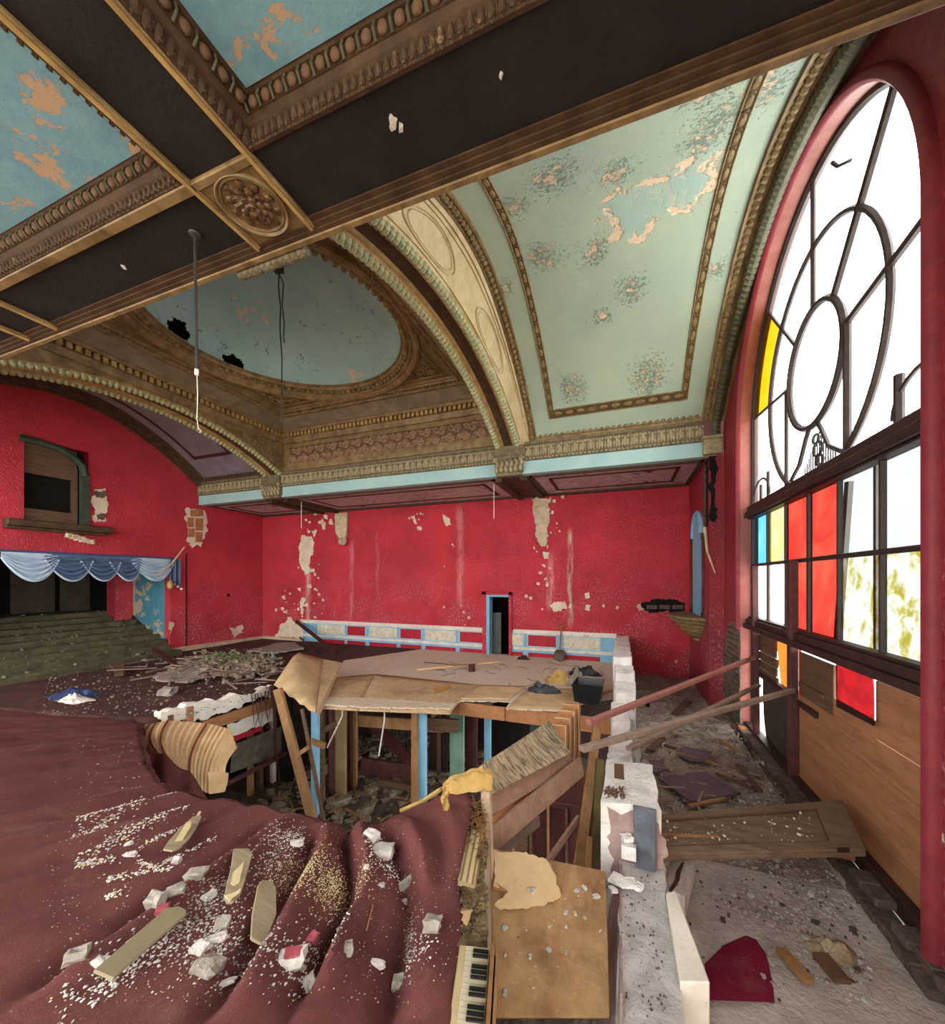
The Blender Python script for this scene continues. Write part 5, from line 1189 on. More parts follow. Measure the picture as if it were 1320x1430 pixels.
# ------------------------------------------------------------------ things on the deck
thing('loose_plank', MB().bar(zd(583, 936)+V((0, 0, .03)), zd(696, 925)+V((0, 0, .03)), .16, .05), wood('new_pine', '#e2c49a', '#d0ae80', (2, 8, 8), amt=.15), 'pale new plank lying across the grey deck', 'plank', bev=.006)
c = zd(659, 938); thing('rusty_can', MB().lathe([(0, 0), (.1, 0), (.1, .2), (.085, .21), (.085, .18), (0, .18)], c, 16), M_POST, 'rusty brown can standing on the deck by the plank', 'can', smooth=True)
c0 = zd(818, 973); ex_ = V((1, .1, 0)); m = MB()
m.add([V((-.95, 8.45, ZP+.01)), V((-.45, 8.45, ZP+.01)), V((-.42, 9.0, ZP+.01)), V((-.9, 9.0, ZP+.01)), V((-1.0, 8.38, ZP+.42)), V((-.38, 8.38, ZP+.42)), V((-.36, 9.08, ZP+.42)), V((-.96, 9.08, ZP+.42))], [(0,3,2,1), (0,1,5,4), (1,2,6,5), (2,3,7,6), (3,0,4,7)])
M_BPL = paint('black_plastic', '#1c1e21', '#15171a', 3, .4, 30, .2, .005, spec=.5)
bx = thing('black_crate', m, M_BPL, 'black plastic crate on the deck beside the broken wall', 'crate'); bx.modifiers.new('t', 'SOLIDIFY').thickness = .02
M_YCL = paint('mustard_cloth', '#b8975c', '#9c7c45', 4, .9, 50, .4, .01, dirt=('#6d4f2a', 5, .55, .8, .6))
M_BAG = paint('grey_black_bag', '#3c3f44', '#2b2d31', 5, .5, 40, .3, .01, spec=.4)
def heap(name, px, w, h, mat, lab, cat, seed, base=None, d=.5):
    c = base or zd(*px); n = 20; rows = []
    for i in range(n+1):
        row = []
        for j in range(n+1):
            u, v = i/n*2-1, j/n*2-1; rr = math.sqrt(u*u+v*v); k = max(0, 1-rr**2)
            q = V((u*2.1+seed, v*2.1, seed)); bx_ = mnoise.noise(q); 
            row.append(c+V((u*w*(1+.3*mnoise.noise(q*1.3+V((9, 0, 0)))), v*w*d*(1+.3*mnoise.noise(q*1.1+V((0, 9, 0)))), .012+h*k*(.8+.8*bx_+.5*mnoise.noise(q*2.7)+.25*mnoise.noise(q*5.1)) if k else .012)))
        rows.append(row)
    o = thing(name, MB().rows(rows), mat, lab, cat, smooth=True); return o
heap('mustard_rag', (783, 953), .4, .24, M_YCL, 'crumpled mustard yellow rag on the deck', 'cloth', 2.2)
heap('grey_plastic_bag', (758, 968), .42, .22, M_BAG, 'flattened dark grey plastic bag in front of the mustard rag', 'bag', 5.1)
heap('dark_jacket', (817, 942), .45, .2, M_BPL, 'black jacket lying behind the plastic crate', 'jacket', 8.4)
heap('grey_rag', (806, 958), .25, .34, paint('grey_rag_cloth', '#8d857c', '#6b645d', 6, .9), 'small grey rag between the mustard rag and the crate', 'cloth', 12.7)
heap('maroon_rag', (731, 921), .22, .12, M_MAROON, 'maroon rag by the dark doorway', 'cloth', 15.3); heap('red_rag', (808, 922), .18, .12, M_REDP, 'small red rag near the shovel', 'cloth', 18.9)
m = MB(); rb = random.Random(5)
for i in range(24):
    p = zd(rb.uniform(600, 850), rb.uniform(926, 965)); a = rb.uniform(0, PI); pts = [p+V((0, 0, .015))]
    for k in range(4): a += rb.uniform(-.9, .9); pts.append(pts[-1]+V((math.cos(a)*.1, math.sin(a)*.14, 0)))
    m.tube(pts, .008, 4)
ob('cable_scraps', m, M_BPL, kind='stuff', label='scraps of black cable scattered over the deck', cat='debris')
thing('long_cable', MB().tube([zd(592, 926)+V((0, 0, .02)), zd(620, 928)+V((0, 0, .02)), zd(634, 933)+V((0, 0, .08)), zd(655, 932)+V((0, 0, .08)), zd(672, 927)+V((0, 0, .02))], .014, 5), M_BPL, 'black cable looped over the pale plank', 'cable')
# shovel leaning on the wainscot
sh_b, sh_t = zd(783, 918), aty(785, 879, YB-.1); sh_b.y = 12.55
def shovel():
    o = emp('shovel', sh_b, 'old shovel leaning against the panelled wainscot', 'shovel')
    top = V((-1.88, YB-.1, -1.58)); nk = V((-1.9, YB-.22, -2.3)); bt = V((-1.9, 12.55, ZP+.01))
    ob('handle', MB().tube([nk, top], .024, 8), M_TIM, o)
    ob('grip', MB().tube([top, top+V((-.09, 0, .07)), top+V((-.09, 0, .15)), top+V((.09, 0, .15)), top+V((.09, 0, .07)), top], .018, 6), M_TIM, o)
    d = (bt-nk); rows = []
    for i in range(9):
        u = i/8; w = .17*min(1, .5+u*3)*(1 if u < .75 else math.sqrt(max(.05, 1-((u-.75)/.25)**2)))
        rows.append([nk+d*u+V((w*(j/4-1), -.04*(1-(j/4-1)**2), 0)) for j in range(9)])
    bl = ob('blade', MB().rows(rows), paint('rusty_steel_blade', '#6d625a', '#4f453e', 6, .5, 40, .4, .01, metal=.4), o, smooth=True); bl.modifiers.new('t', 'SOLIDIFY').thickness = .006
shovel()
# ------------------------------------------------------------------ broken half wall between deck and aisle
HX0, HX1 = -.17, .29
M_HALF = paint('broken_white_plaster_wall', '#ece8e4', '#d2ccc7', 3, .85, 22, .9, .03, chips=(('#8f8178', 6, .645, .35), ('#574a42', 10, .7, .35)), dirt=('#8d8078', 2.5, .5, .8, .5))
M_HALFG = paint('grey_dusty_wall_top', '#bdb9b5', '#a09c97', 5, .9, 26, .6, .02, chips=(('#cfcbc5', 5, .6, .3), ('#4a423c', 22, .68, .3)))
M_HALFP = paint('pinkish_wall_face', '#a58e88', '#8a726c', 3, .85, 26, .6, .02, dirt=('#5d4b44', 4, .5, .75, .5))
rw = random.Random(21)
def block(y0, y1, z0, z1, x0=HX0, x1=HX1, j=.025):
    nx, ny = 4, max(2, int((y1-y0)/.14)); m = MB()
    def top(i, k): 
        x = x0+(x1-x0)*i/nx; y = y0+(y1-y0)*k/ny; ed_ = 1 if i in (0, nx) or k in (0, ny) else .5
        return V((x+(rw.uniform(-j, j) if i in (0, nx) else 0), y+(rw.uniform(-j, j) if k in (0, ny) else 0), z1+rw.uniform(-j, j*.6)*ed_))
    T = [[top(i, k) for k in range(ny+1)] for i in range(nx+1)]; m.rows(T)
    rim = [T[i][0] for i in range(nx+1)]+[T[nx][k] for k in range(1, ny+1)]+[T[i][ny] for i in range(nx-1, -1, -1)]+[T[0][k] for k in range(ny-1, 0, -1)]
    mid = [V((p.x+rw.uniform(-j, j)*.4, p.y+rw.uniform(-j, j)*.4, z1-(z1-z0)*.3)) for p in rim]
    m.rows([rim, mid, [V((p.x, p.y, z0)) for p in rim]], closed=True); return m
hw = st('wall_partition', block(9.4, 12.98, -3.02, -1.78, HX0, .2), M_HALF, 'broken white half wall between the deck and the window aisle', 'wall')
hb = MB(); tops = [(8.6, 9.42, -1.95, -.14, .24), (7.7, 8.62, -2.12, -.12, .25), (6.9, 7.72, -2.3, -.16, .2), (6.0, 6.95, -2.22, -.12, .1), (5.2, 6.05, -2.3, -.16, .12), (4.3, 5.25, -2.2, -.15, .1)]
for y0, y1, z1, a, b in tops: ob('masonry_block', block(y0, y1, ZF-.02, z1, a, b, .03), M_HALF, hw)
ob('wall_pier', block(3.42, 4.22, ZF-.02, -1.86, -.16, .29, .02), M_HALF, hw)
ob('pier_face', MB().prism(ragged([V((-.15, 3.41, -1.9)), V((.28, 3.41, -1.98)), V((.28, 3.41, -2.6)), V((-.15, 3.41, -2.6))], .02, .1), (0, .02, 0)), M_HALFP, hw)
ob('wall_stub', block(1.0, 3.4, ZF-.5, -2.33, -.02, .31, .015), M_HALFG, hw)
ob('stub_side', MB().prism(ragged([V((-.0, .9, -2.325)), V((-.0, 3.36, -2.325)), V((-.13, 3.36, -2.95)), V((-.13, .9, -2.95))], .012, .15), (-.015, 0, 0)), M_HALFP, hw)
ob('edge_strip', MB().prism([atz(930, 1246, -2.29), atz(944, 1243, -2.29), atz(992, 1372, -2.29), atz(950, 1372, -2.29)], (0, 0, -.7)), M_WHITE, hw, bev=.008)
ob('wall_hole', MB().prism([atz(858, 1066, -1.855), atz(871, 1067, -1.855), atz(872, 1088, -1.855), atz(858, 1086, -1.855)], (0, 0, -.02)), M_OLDW, hw)
pts = [aty(884, 1123, 3.39), aty(916, 1130, 3.39), aty(916, 1236, 3.39), aty(887, 1226, 3.39)]
pl = thing('zinc_plate', MB().prism(pts, (0, -.02, 0)), paint('blue_grey_zinc', '#656b76', '#50555f', 6, .5, 30, .3, .01, dirt=('#3d3b3a', 2, .48, .6, .8)), 'blue grey metal plate standing against the broken pier', 'plate', bev=.004)
m = MB()
m.box((aty(868, 1190, 3.4).x, 3.32, aty(868, 1190, 3.4).z), (aty(888, 1190, 3.4).x, 3.41, aty(868, 1172, 3.4).z)); m.rock(aty(876, 1170, 3.36), .045, .03, .02, .4, 3, 0, .5)
ob('mortar_lump', m, M_HALF, hw)
m = MB()
for i in range(46): c = V((rw.uniform(-.14, .02), rw.uniform(3.45, 3.62), -1.85+rw.uniform(0, .03))); a = rw.uniform(0, PI); m.egg(c, (.03*math.cos(a), .03*math.sin(a), .008), (-.01*math.sin(a), .01*math.cos(a), 0), (0, 0, .004), 4, 2)
ob('dry_leaf', m, M_OLDW, hw, kind='stuff')
m = MB()
for i in range(170):
    y = rw.uniform(1.2, 3.3); s_ = rw.uniform(.002, .008); m.chunk((rw.uniform(.0, .25), y, -2.325+s_*.2), s_, s_*.7, s_*.5, rw)
ob('wall_top_grit', m, M_OLDW, hw, kind='stuff')
for (px, py, s_) in ((860, 1226, .035), (874, 1232, .045), (892, 1238, .025), (856, 1242, .02)): ob('loose_plaster', MB().rock(atz(px, py, -2.29), s_*1.5, s_*1.1, .012, rw.uniform(0, 3), px, .1, .5), M_HALF, hw)

# ------------------------------------------------------------------ the aisle by the window
# brick ledge under the window, brick by brick
for cidx in range(2):
    y = 3.0+.1*cidx
    while y < 9.0:
        L = .2+rw.uniform(-.01, .01)
        if rw.random() > .12*(cidx+.3): 
            x = 2.06+rw.uniform(-.02, .02)+.05*cidx
            ob('brick', MB().box((x, y, ZF+.005+.085*cidx), (x+.2, y+L, ZF+.08+.085*cidx)), M_BRICKD if rw.random() > .04 else M_BRICK, wall_window, bev=.01)
        y += L+.018
ob('sill_timber', MB().bar((2.33, 2.2, -2.86), (2.33, 8.9, -2.86), .14, .16), M_SASH, wall_window, bev=.01)
# loose panelled door bridging the aisle
zdr = -2.4
c = [V((.31, 3.68, zdr)), V((2.02, 4.36, zdr)), V((2.24, 5.26, zdr)), V((.31, 4.28, zdr))]
M_DOORW = wood('dusty_brown_door', '#7d6956', '#5f4d3e', (1.5, 7, 5), amt=.35)
dr = thing('loose_door', MB().prism(c, (0, 0, -.045)), M_DOORW, 'loose brown panelled door bridging the aisle from wall to window', 'door', bev=.004)
def on_d(u, v, dz=.0): return c[0].lerp(c[1], u).lerp(c[3].lerp(c[2], u), v)+V((0, 0, dz))
for (u0, u1, v0, v1, nm) in ((0, 1, 0, .16, 'stile'), (0, 1, .84, 1, 'stile'), (.84, 1, .16, .84, 'rail')): ob(nm, MB().prism([on_d(u0, v0), on_d(u1, v0), on_d(u1, v1), on_d(u0, v1)], (0, 0, .022)), M_DOORW, dr, bev=.005)
ob('panel_moulding', MB().tube([on_d(0, .84, .01), on_d(.84, .84, .01), on_d(.84, .16, .01), on_d(0, .16, .01)], .014, 5), M_OLDW, dr)
ob('hinge', MB().prism([on_d(.86, -.005), on_d(.92, -.005), on_d(.92, .03), on_d(.86, .03)], (0, 0, .028)), M_SASH, dr)
m = MB()
for i in range(160): s_ = .003+.014*rw.random()**4; m.rock(on_d(rw.uniform(.02, .98), rw.uniform(.03, .97), .006+.016*0+s_*.4), s_, s_*.7, s_*.5, i, i, 0, .4)
ob('door_grit', m, M_HALF, dr, kind='stuff')
thing('thin_stick', MB().bar(on_d(.02, .45, .012), on_d(.3, .36, .012), .02, .02), M_TIM, 'thin stick lying on the loose door', 'stick')
# battens leaning across the half wall to the window posts
M_PINK = wood('reddish_batten', '#a8716a', '#8f5d55', (4, 4, 4), amt=.3)
M_GREYB = wood('grey_brown_batten', '#9a8577', '#7d6a5e', (4, 4, 4), amt=.3)
def batten(a, ta, b, tb, w, h, mat, lab): return thing('batten', MB().bar(atd(*a, ta), atd(*b, tb), w, h), mat, lab, 'batten', 'battens leaning from the half wall to the window', bev=.006)
batten((822, 1009), 4.3, (1062, 915), 7.25, .075, .06, M_PINK, 'uppermost reddish batten leaning toward the window post')
batten((812, 1046), 3.75, (1108, 964), 5.42, .075, .055, M_GREYB, 'long grey brown batten resting against the thick window post')
batten((878, 1046), 4.7, (1060, 957), 7.0, .08, .05, M_GREYB, 'shorter batten crossing behind the long grey one')
# low drift of rubble over the far part of the aisle
M_DRIFT = paint('brown_grey_rubble_drift', '#a89c90', '#7a6d61', 4, .95, 24, 1.0, .05, chips=(('#b9aea2', 12, .6, .3), ('#3a302a', 9, .6, .3), ('#7c4a40', 5, .63, .3)))
def zdrift(x, y): return ZF+.004+max(0, min(1, (y-4.9)/1.2))*(.03+.05*mnoise.noise(V((x*2.2, y*2.2, 6)))+.025*mnoise.noise(V((x*9, y*9, 2)))+.05*max(0, (x-1.4)))
ob('rubble_drift', clipgrid([V((.33, 4.7)), V((2.03, 4.7)), V((2.03, 9.8)), V((1.86, 12.95)), V((.26, 12.95))], zdrift, span(.25, 2.05, 40), span(4.7, 12.95, 120)), M_DRIFT, bpy.data.objects['floor_1'], kind='stuff')
# flat boards, sheets, cloth and sticks on the aisle floor
def flat(name, px, z, th, mat, lab, cat, rag=.01, grp=None): return thing(name, MB().prism(ragged([atz(*q, z) for q in px], rag, .15), (0, 0, th)), mat, lab, cat, grp)
flat('purple_tile_sheet', [(917, 1086), (986, 1079), (1035, 1109), (965, 1121)], ZF+.09, .02, paint('dull_purple_sheet', '#6a5660', '#574650', 4, .8, 40, .3, .01, dirt=('#8f8078', 5, .55, .8, .4)), 'dull purple square sheet on the aisle floor before the door', 'sheet', .004)
flat('purple_scrap', [(955, 1046), (995, 1050), (1000, 1063), (965, 1064), (948, 1055)], ZF+.09, .015, bpy.data.materials['dull_purple_sheet'], 'small torn purple sheet behind the larger one', 'sheet', .03)
flat('dark_scrap', [(906, 1062), (925, 1060), (935, 1076), (912, 1080)], ZF+.09, .015, bpy.data.materials['dull_purple_sheet'], 'dark purple scrap beside the half wall', 'sheet', .03)
M_RAGR = carpetmat('crimson_carpet_scrap', '#83203a', '#6c1a2e', '#4a1220')
ps = [atz(*q, ZF+.015) for q in ((984, 1346), (1012, 1322), (1042, 1303), (1056, 1312), (1070, 1335), (1080, 1372), (1082, 1400), (990, 1400))]
cc = sum(ps, V())/len(ps); rows = [[cc+(p-cc)*k+V((0, 0, .05*(1-k)+.02*math.sin(i*2.1)*k)) for i, p in enumerate(ps)] for k in (1, .8, .5, .2, .02)]
thing('carpet_scrap', MB().rows(rows, closed=True), M_RAGR, 'crimson carpet scrap on the concrete aisle floor', 'carpet', smooth=True)
m = MB().prism([atz(938, 1195, -2.7), atz(971, 1196, -2.7), atz(956, 1252, -2.7), atz(925, 1244, -2.7)], (0, 0, -.22)); bmx = thing('plaster_beam_chunk', m, M_HALF, 'broken grey beam chunk lying between half wall and loose door', 'rubble', bev=.015)
ob('crack', MB().tube([atz(954, 1205, -2.69), atz(948, 1218, -2.69), atz(946, 1230, -2.69), atz(936, 1244, -2.69)], [.01, .022, .02, .012], 5), M_POST, bmx); ob('flaked_paint', MB().prism(ragged([atz(942, 1203, -2.698), atz(960, 1200, -2.698), atz(956, 1222, -2.698), atz(942, 1240, -2.698), (atz(934, 1236, -2.698))], .015, .06), (0, 0, .01)), M_WHITE, bmx)
for (a, b, w, mat, lab) in (((943, 1000), (962, 981), .16, M_OLDW, 'short dark board lying askew at the far end of the aisle'), ((907, 1050), (926, 1030), .12, M_OLDW, 'short dark board beside the half wall'), ((1030, 1072), (1062, 1110), .07, M_OLDW, 'long narrow board near the brick ledge'),
    ((1000, 1083), (1056, 1108), .05, M_OLDW, 'thin lath crossing near the brick ledge'), ((962, 1128), (1012, 1117), .06, M_TIM, 'pale lath in front of the purple sheet'), ((945, 1055), (1005, 1070), .05, M_TIM, 'thin lath beside the torn purple sheet'), ((928, 1040), (958, 1050), .06, M_OLDW, 'dark lath near the half wall'), ((1006, 1035), (1030, 1052), .06, M_TIM, 'pale lath below the lath patch'), ((1090, 1325), (1130, 1372), .09, M_TIM, 'splintered stick beside the crimson scrap'), ((1145, 1332), (1178, 1372), .12, M_OLDW, 'brown board among rubbish near the window ledge')):
    A_, B_ = [(lambda p: V((p.x, p.y, (zdrift(p.x, p.y)+.05) if p.y > 4.7 else ZF+.03)))(atz(*q, ZF+.06 if q[1] < 1150 else ZF+.03)) for q in (a, b)]; thing('board', MB().bar(A_, B_, w, .035), mat, lab, 'board', 'boards on the aisle floor', bev=.004)
M_SACK = paint('dusty_sacking', '#a3937b', '#84755f', 6, .9)
heap('sacking', (1165, 1325), .16, .07, M_SACK, 'crumpled beige sacking near the brick ledge', 'cloth', 31.3, atz(1160, 1330, ZF), .8)
thing('glass_bottle', MB().lathe([(0, 0), (.04, 0), (.04, .14), (.014, .19), (.014, .23), (0, .23)], atz(905, 990, ZF), 12), glass('green_bottle_glass', '#7fae5a'), 'small green bottle on the far aisle floor', 'bottle')
m = MB(); m2 = MB(); rz = random.Random(9)
for i in range(6000):
    px, py = rz.uniform(880, 1219), rz.uniform(960, 1400); p = atz(px, py, ZF)
    if not (.32 < p.x < 2.2) or p.y > 12.9: continue
    wgt = .25 if p.y < 4 and p.x < 1.6 else 1
    if rz.random() > wgt*(.35+.9*max(0, mnoise.noise(V((p.x*1.7, p.y*1.7, 4)))+.3)): continue
    s_ = rz.uniform(.004, .02)*(1+1.5*(rz.random() < .05))*(.6+.06*p.y); (m if rz.random() < .85 else m2).chunk((p.x, p.y, (zdrift(p.x, p.y) if p.y > 4.7 else ZF)+s_*.3), s_, s_*.7, s_*.45, rz)
ob('aisle_grit', m, M_HALFG, kind='stuff', label='grey plaster crumbs strewn over the aisle floor', cat='rubble'); 
m3 = MB()
for i in range(170):
    p = V((rz.uniform(.4, 2.0), rz.uniform(5.0, 12.5), ZF+.07+rz.uniform(0, .05))); a = rz.uniform(0, 2*PI); L = rz.uniform(.04, .2); d = V((math.cos(a), math.sin(a), rz.uniform(-.08, .08)))*L; m3.bar(p-d, p+d, rz.uniform(.015, .05), .012)
m2.v += [] ; o2 = ob('aisle_splinters', m3, M_GREYB, kind='stuff', label='dark wood splinters strewn over the aisle floor', cat='debris'); ob('aisle_brick_crumbs', m2, M_BRICKD, kind='stuff', label='brownish brick crumbs strewn over the aisle floor', cat='rubble')

# ------------------------------------------------------------------ stack of planks, cupboard, studs beside the deck
def slab4(px, th, mat, name, lab=None, cat=None, par=None, up=None, **k):
    ps = [atd(*q) for q in px]; n = (ps[1]-ps[0]).cross(ps[3]-ps[0]).normalized()
    if n.z < 0: n = -n
    m = MB().prism(ps, -n*th)
    return thing(name, m, mat, lab, cat, bev=.004, **k) if par is None else ob(name, m, mat, par, bev=.004)
g = G('rough_veneer_tread', .9, .15)
n = g.noise(1, 6, .7, 1.0, g.map((5, 22, 5), (0, 0, .9))); c_ = g.mix(g.step(n, .35, .65), '#5d5145', '#b3a081'); M_TREAD = g.done(c_, g.bump(n, .6, .01))
GP = 'planks stacked aslant beside the deck'
slab4([(673, 1068, 3.25), (768, 1006, 4.4), (797, 1052, 4.15), (686, 1110, 3.12)], .04, M_TREAD, 'rough_board', 'rough veneered board on top of the slanting plank stack', 'board')
def plank(a, ta, b, tb, w, mat, lab, up=(0, .45, 1), h=.035): return thing('plank', MB().bar(atd(*a, ta), atd(*b, tb), h, w, up), mat, lab, 'plank', GP, bev=.004)
plank((684, 1124), 3.2, (796, 1060), 4.3, .16, M_TIMX, 'uppermost plank directly under the rough board')
plank((684, 1152), 3.22, (742, 1108), 3.8, .12, M_ORJ, 'short orange plank in the slanting stack')
plank((745, 1112), 3.85, (796, 1066), 4.5, .05, M_ORJ, 'narrow orange plank in the slanting stack')
plank((682, 1176), 3.15, (812, 1070), 4.25, .2, M_TIMX, 'widest pinkish plank in the slanting stack')
plank((684, 1200), 3.25, (752, 1146), 3.9, .1, M_GREYB, 'lowest grey plank in the slanting stack')
plank((764, 1205), 3.5, (808, 1142), 4.1, .06, M_TIMX, 'thin strut slanting up from the hardboard')
for i, (x0, x1, y0, y1, t) in enumerate(((786, 808, 983, 1062, 4.95), (779, 802, 992, 1062, 4.78), (774, 796, 1002, 1058, 4.62), (772, 790, 1012, 1046, 4.48))):
    m = MB().prism([atd(x0, y0, t), atd(x1, y0+2, t-.04), atd(x1, y1, t-.04), atd(x0, y1, t)], (0.02, .1, 0))
    o = thing('upright_board', m, M_ORJ, ('tallest', 'second tallest', 'third tallest', 'shortest')[i]+' of the orange boards standing on end beside the deck', 'board', 'orange boards on end', bev=.003)
    ob('pale_edge', MB().tube([atd(x0, y0, t-.01), atd(x1, y0+2, t-.05), atd(x1, y1, t-.05)], .008, 4), M_CREAM, o)
thing('stud', MB().bar(atd(834, 1014, 4.75), atd(806, 1230, 3.7), .1, .05, (.3, -1, 0)), M_TIM, 'pale grooved stud leaning beside the broken half wall', 'timber', bev=.005)
thing('short_stud', MB().bar(atd(823, 1168, 3.85), atd(821, 1226, 3.75), .06, .04, (.3, -1, 0)), M_TIM, 'short stud beside the grooved one', 'timber', bev=.005)
thing('mossy_stud', MB().bar(atd(838, 1060, 4.3), atd(828, 1225, 3.95), .08, .07, (.3, -1, 0)), paint('olive_brown_stud', '#6b6038', '#51482c', 5, .8), 'olive stained stud against the side of the half wall', 'timber', bev=.005)
cbd = thing('cupboard', MB().box((-1.55, 4.75, ZL), (-.2, 5.6, -2.72)), M_POST, 'dark red brown cupboard below the slanting planks', 'cupboard', bev=.01)
for i in range(6): ob('panel_strip', MB().box((-1.52+.22*i, 4.71, -4.9), (-1.49+.22*i, 4.75, -2.75)), M_TIM if i % 2 else M_OLDW, cbd)
ob('panel', MB().box((-1.0, 4.73, -4.9), (-.62, 4.75, -2.8)), M_MAROON, cbd); ob('panel', MB().box((-1.45, 4.73, -4.9), (-1.1, 4.75, -2.8)), M_OLDW, cbd)
# hardboard floor piece with a beige flap, and the board on edge beside it
hbp = [(686, 1184, 3.0), (846, 1216, 2.92), (852, 1420, 2.12), (688, 1420, 2.12)]
hdb = slab4(hbp, .02, paint('brown_hardboard', '#ac8a60', '#7a5638', 2.2, .8, 40, .5, .01, chips=(('#c9b79a', 16, .655, .3), ('#5a4430', 7, .62, .3)), dirt=('#5a4630', 2.5, .48, .75, .6), grain=((9, 2.5, 9), '#b8946a', .5)), 'hardboard_sheet', 'stained brown hardboard sheet sloping down beside the half wall', 'board')
H_ = [atd(*q) for q in hbp]; hn = (H_[1]-H_[0]).cross(H_[3]-H_[0]).normalized(); hn = hn if hn.z > 0 else -hn
def onh(px, py, up=.0): r = ray(px, py); return r*(H_[0].dot(hn)/r.dot(hn))+hn*up
rh = random.Random(8)
ob('torn_flap', MB().prism([p+hn*.02 for p in ragged([onh(688, 1188), onh(762, 1203), onh(776, 1238), onh(783, 1254), onh(770, 1262), onh(752, 1268), onh(725, 1272), onh(690, 1268), onh(709, 1249), onh(688, 1240)], .012, .03, rh)], hn*.006), M_FIBER, hdb)
ob('curled_tear', MB().prism([onh(688, 1232, .02), onh(709, 1249, .03), onh(688, 1246, .01)], hn*.004), M_PLY, hdb)
ob('fibre_scrap', MB().prism([p+hn*.022 for p in ragged([onh(733, 1243), onh(747, 1240), onh(749, 1247), onh(744, 1254), (onh(740, 1247))], .004, .02, rh)], hn*.004), M_WHITE, hdb)
m = MB()
for i in range(70): px, py, s_ = rh.uniform(700, 838), rh.uniform(1235, 1400), .004+.018*rh.random()**3; m.rock(onh(px, py, s_*.4), s_, s_*.7, s_*.5, px, py, 0, .4)
for (px, py, s_) in ((790, 1275, .018), (816, 1240, .02), (778, 1305, .014), (802, 1305, .014), (774, 1340, .018), (776, 1350, .02), (790, 1330, .028), (815, 1345, .016), (830, 1255, .012), (835, 1300, .03)): m.rock(onh(px, py, s_*.3), s_, s_*.6, s_*.4, px, py, .3, .5)
ob('hardboard_grit', m, M_GAP if 'M_GAP' in globals() else M_HALFG, kind='stuff', label='plaster grit strewn over the brown hardboard', cat='rubble')
thing('green_leaf_scrap', MB().prism(ragged([onh(818, 1296, .012), onh(829, 1288, .012), (onh(838, 1300, .012)), onh(833, 1305, .012), onh(822, 1300, .012)], .005, .02, rh), hn*.003), paint('pale_green_scrap', '#8c9a78', '#74855f', 6), 'pale green scrap lying on the brown hardboard', 'scrap')
M_PALEB = wood('pale_grey_pine', '#c2ab90', '#a68f76', (4, 4, 2), amt=.35)
slab4([(671, 1102, 2.98), (684, 1106, 2.95), (693, 1420, 2.55), (685, 1420, 2.58)], .05, M_PALEB, 'board_on_edge', 'grey pine board standing on edge beside the hardboard', 'board')
# mustard rag over the end of the stack
def drape():
    base = [(618, 1098, 3.06), (628, 1084, 3.1), (650, 1078, 3.12), (672, 1070, 3.12), (688, 1078, 3.08)]; low = [(622, 1112, 2.98), (636, 1110, 2.95), (655, 1106, 2.94), (674, 1106, 2.92), (688, 1104, 2.95)]
    rows = []
    for i in range(25):
        u = i/24; a, b = lerpl(base, u), lerpl(low, u)
        rows.append([a.lerp(b, v/10)+V((0, 0, .03*mnoise.noise(V((u*6, v*.5, 3)))+.05*math.sin(PI*v/10)*(.6+.6*mnoise.noise(V((u*4, v*.3, 8)))))) for v in range(11)])
    o = thing('mustard_drape', MB().rows(rows), M_YCL, 'torn mustard cloth draped over the corner of the carpet and planks', 'cloth', smooth=True)
    rows = [[atd(617+10*j/4+1.5*math.sin(k*.9), 1098+3.4*k, 2.72-.012*math.sin(j*1.7+k)) for j in range(5)] for k in range(11)]
    ob('hanging_tongue', MB().rows(rows), M_YCL, o, smooth=True)
    ob('rolled_edge', MB().tube([atd(560, 1132, 3.3), atd(590, 1119, 3.2), atd(616, 1102, 3.08)], .018, 6), M_YCL, o)
drape()
# gap beside the carpet: debris, a fluted post, and the piano keyboard
zg = lambda px, py, t: atd(px, py, t)
fp_ = MB(); a, b = atd(664, 1165, 2.85), atd(650, 1236, 2.6); fp_.tube([a, b], [.06, .065], 14); fpo = thing('fluted_post', fp_, M_CREAM, 'pale fluted wooden post end in the gap beside the carpet', 'post')
d_ = (b-a).normalized(); s1 = d_.cross(V((0, 0, 1))).normalized(); s2 = d_.cross(s1)
for i in range(10): an_ = 2*PI*i/10; ob('flute', MB().tube([a+(s1*math.cos(an_)+s2*math.sin(an_))*.062, b+(s1*math.cos(an_)+s2*math.sin(an_))*.067], .007, 4), M_ORN, fpo)
M_GAP = paint('straw_coloured_debris', '#8a7859', '#4a3c2e', 14, .9, 30, .6, .02)
m = MB(); rg = random.Random(14)
for i in range(420): px = rg.uniform(648, 676); py = rg.uniform(1125, 1345); s_ = rg.uniform(.006, .03)+.03*rg.random()**4; t = 3.0-(py-1110)/270*.85; m.chunk(atd(px, py, t+.03), s_, s_*.7, s_*.5, rg)
ob('gap_debris', m, M_GAP, kind='stuff', label='plaster and straw debris in the gap beside the carpet', cat='rubble')
m = MB()
for i in range(120): px = rg.uniform(652, 676); py = rg.uniform(1118, 1200); t = 2.98-(py-1110)/270*.85; p = atd(px, py, t); a_ = rg.uniform(0, 2*PI); d2_ = V((math.cos(a_)*.04, math.sin(a_)*.04, rg.uniform(-.03, .03))); m.bar(p-d2_, p+d2_, .008, .004)
ob('gap_straw', m, M_TIM, kind='stuff', label='straw and splinters in the gap beside the carpet', cat='debris')
thing('torn_board', MB().prism(ragged([atd(631, 1272, 2.22), atd(645, 1270, 2.3), atd(660, 1272, 2.3), (atd(652, 1293, 2.22)), atd(641, 1285, 2.2)], .008, .05), (0, 0, .012)), M_FIBER, 'torn beige fibreboard piece beside the carpet edge', 'board')
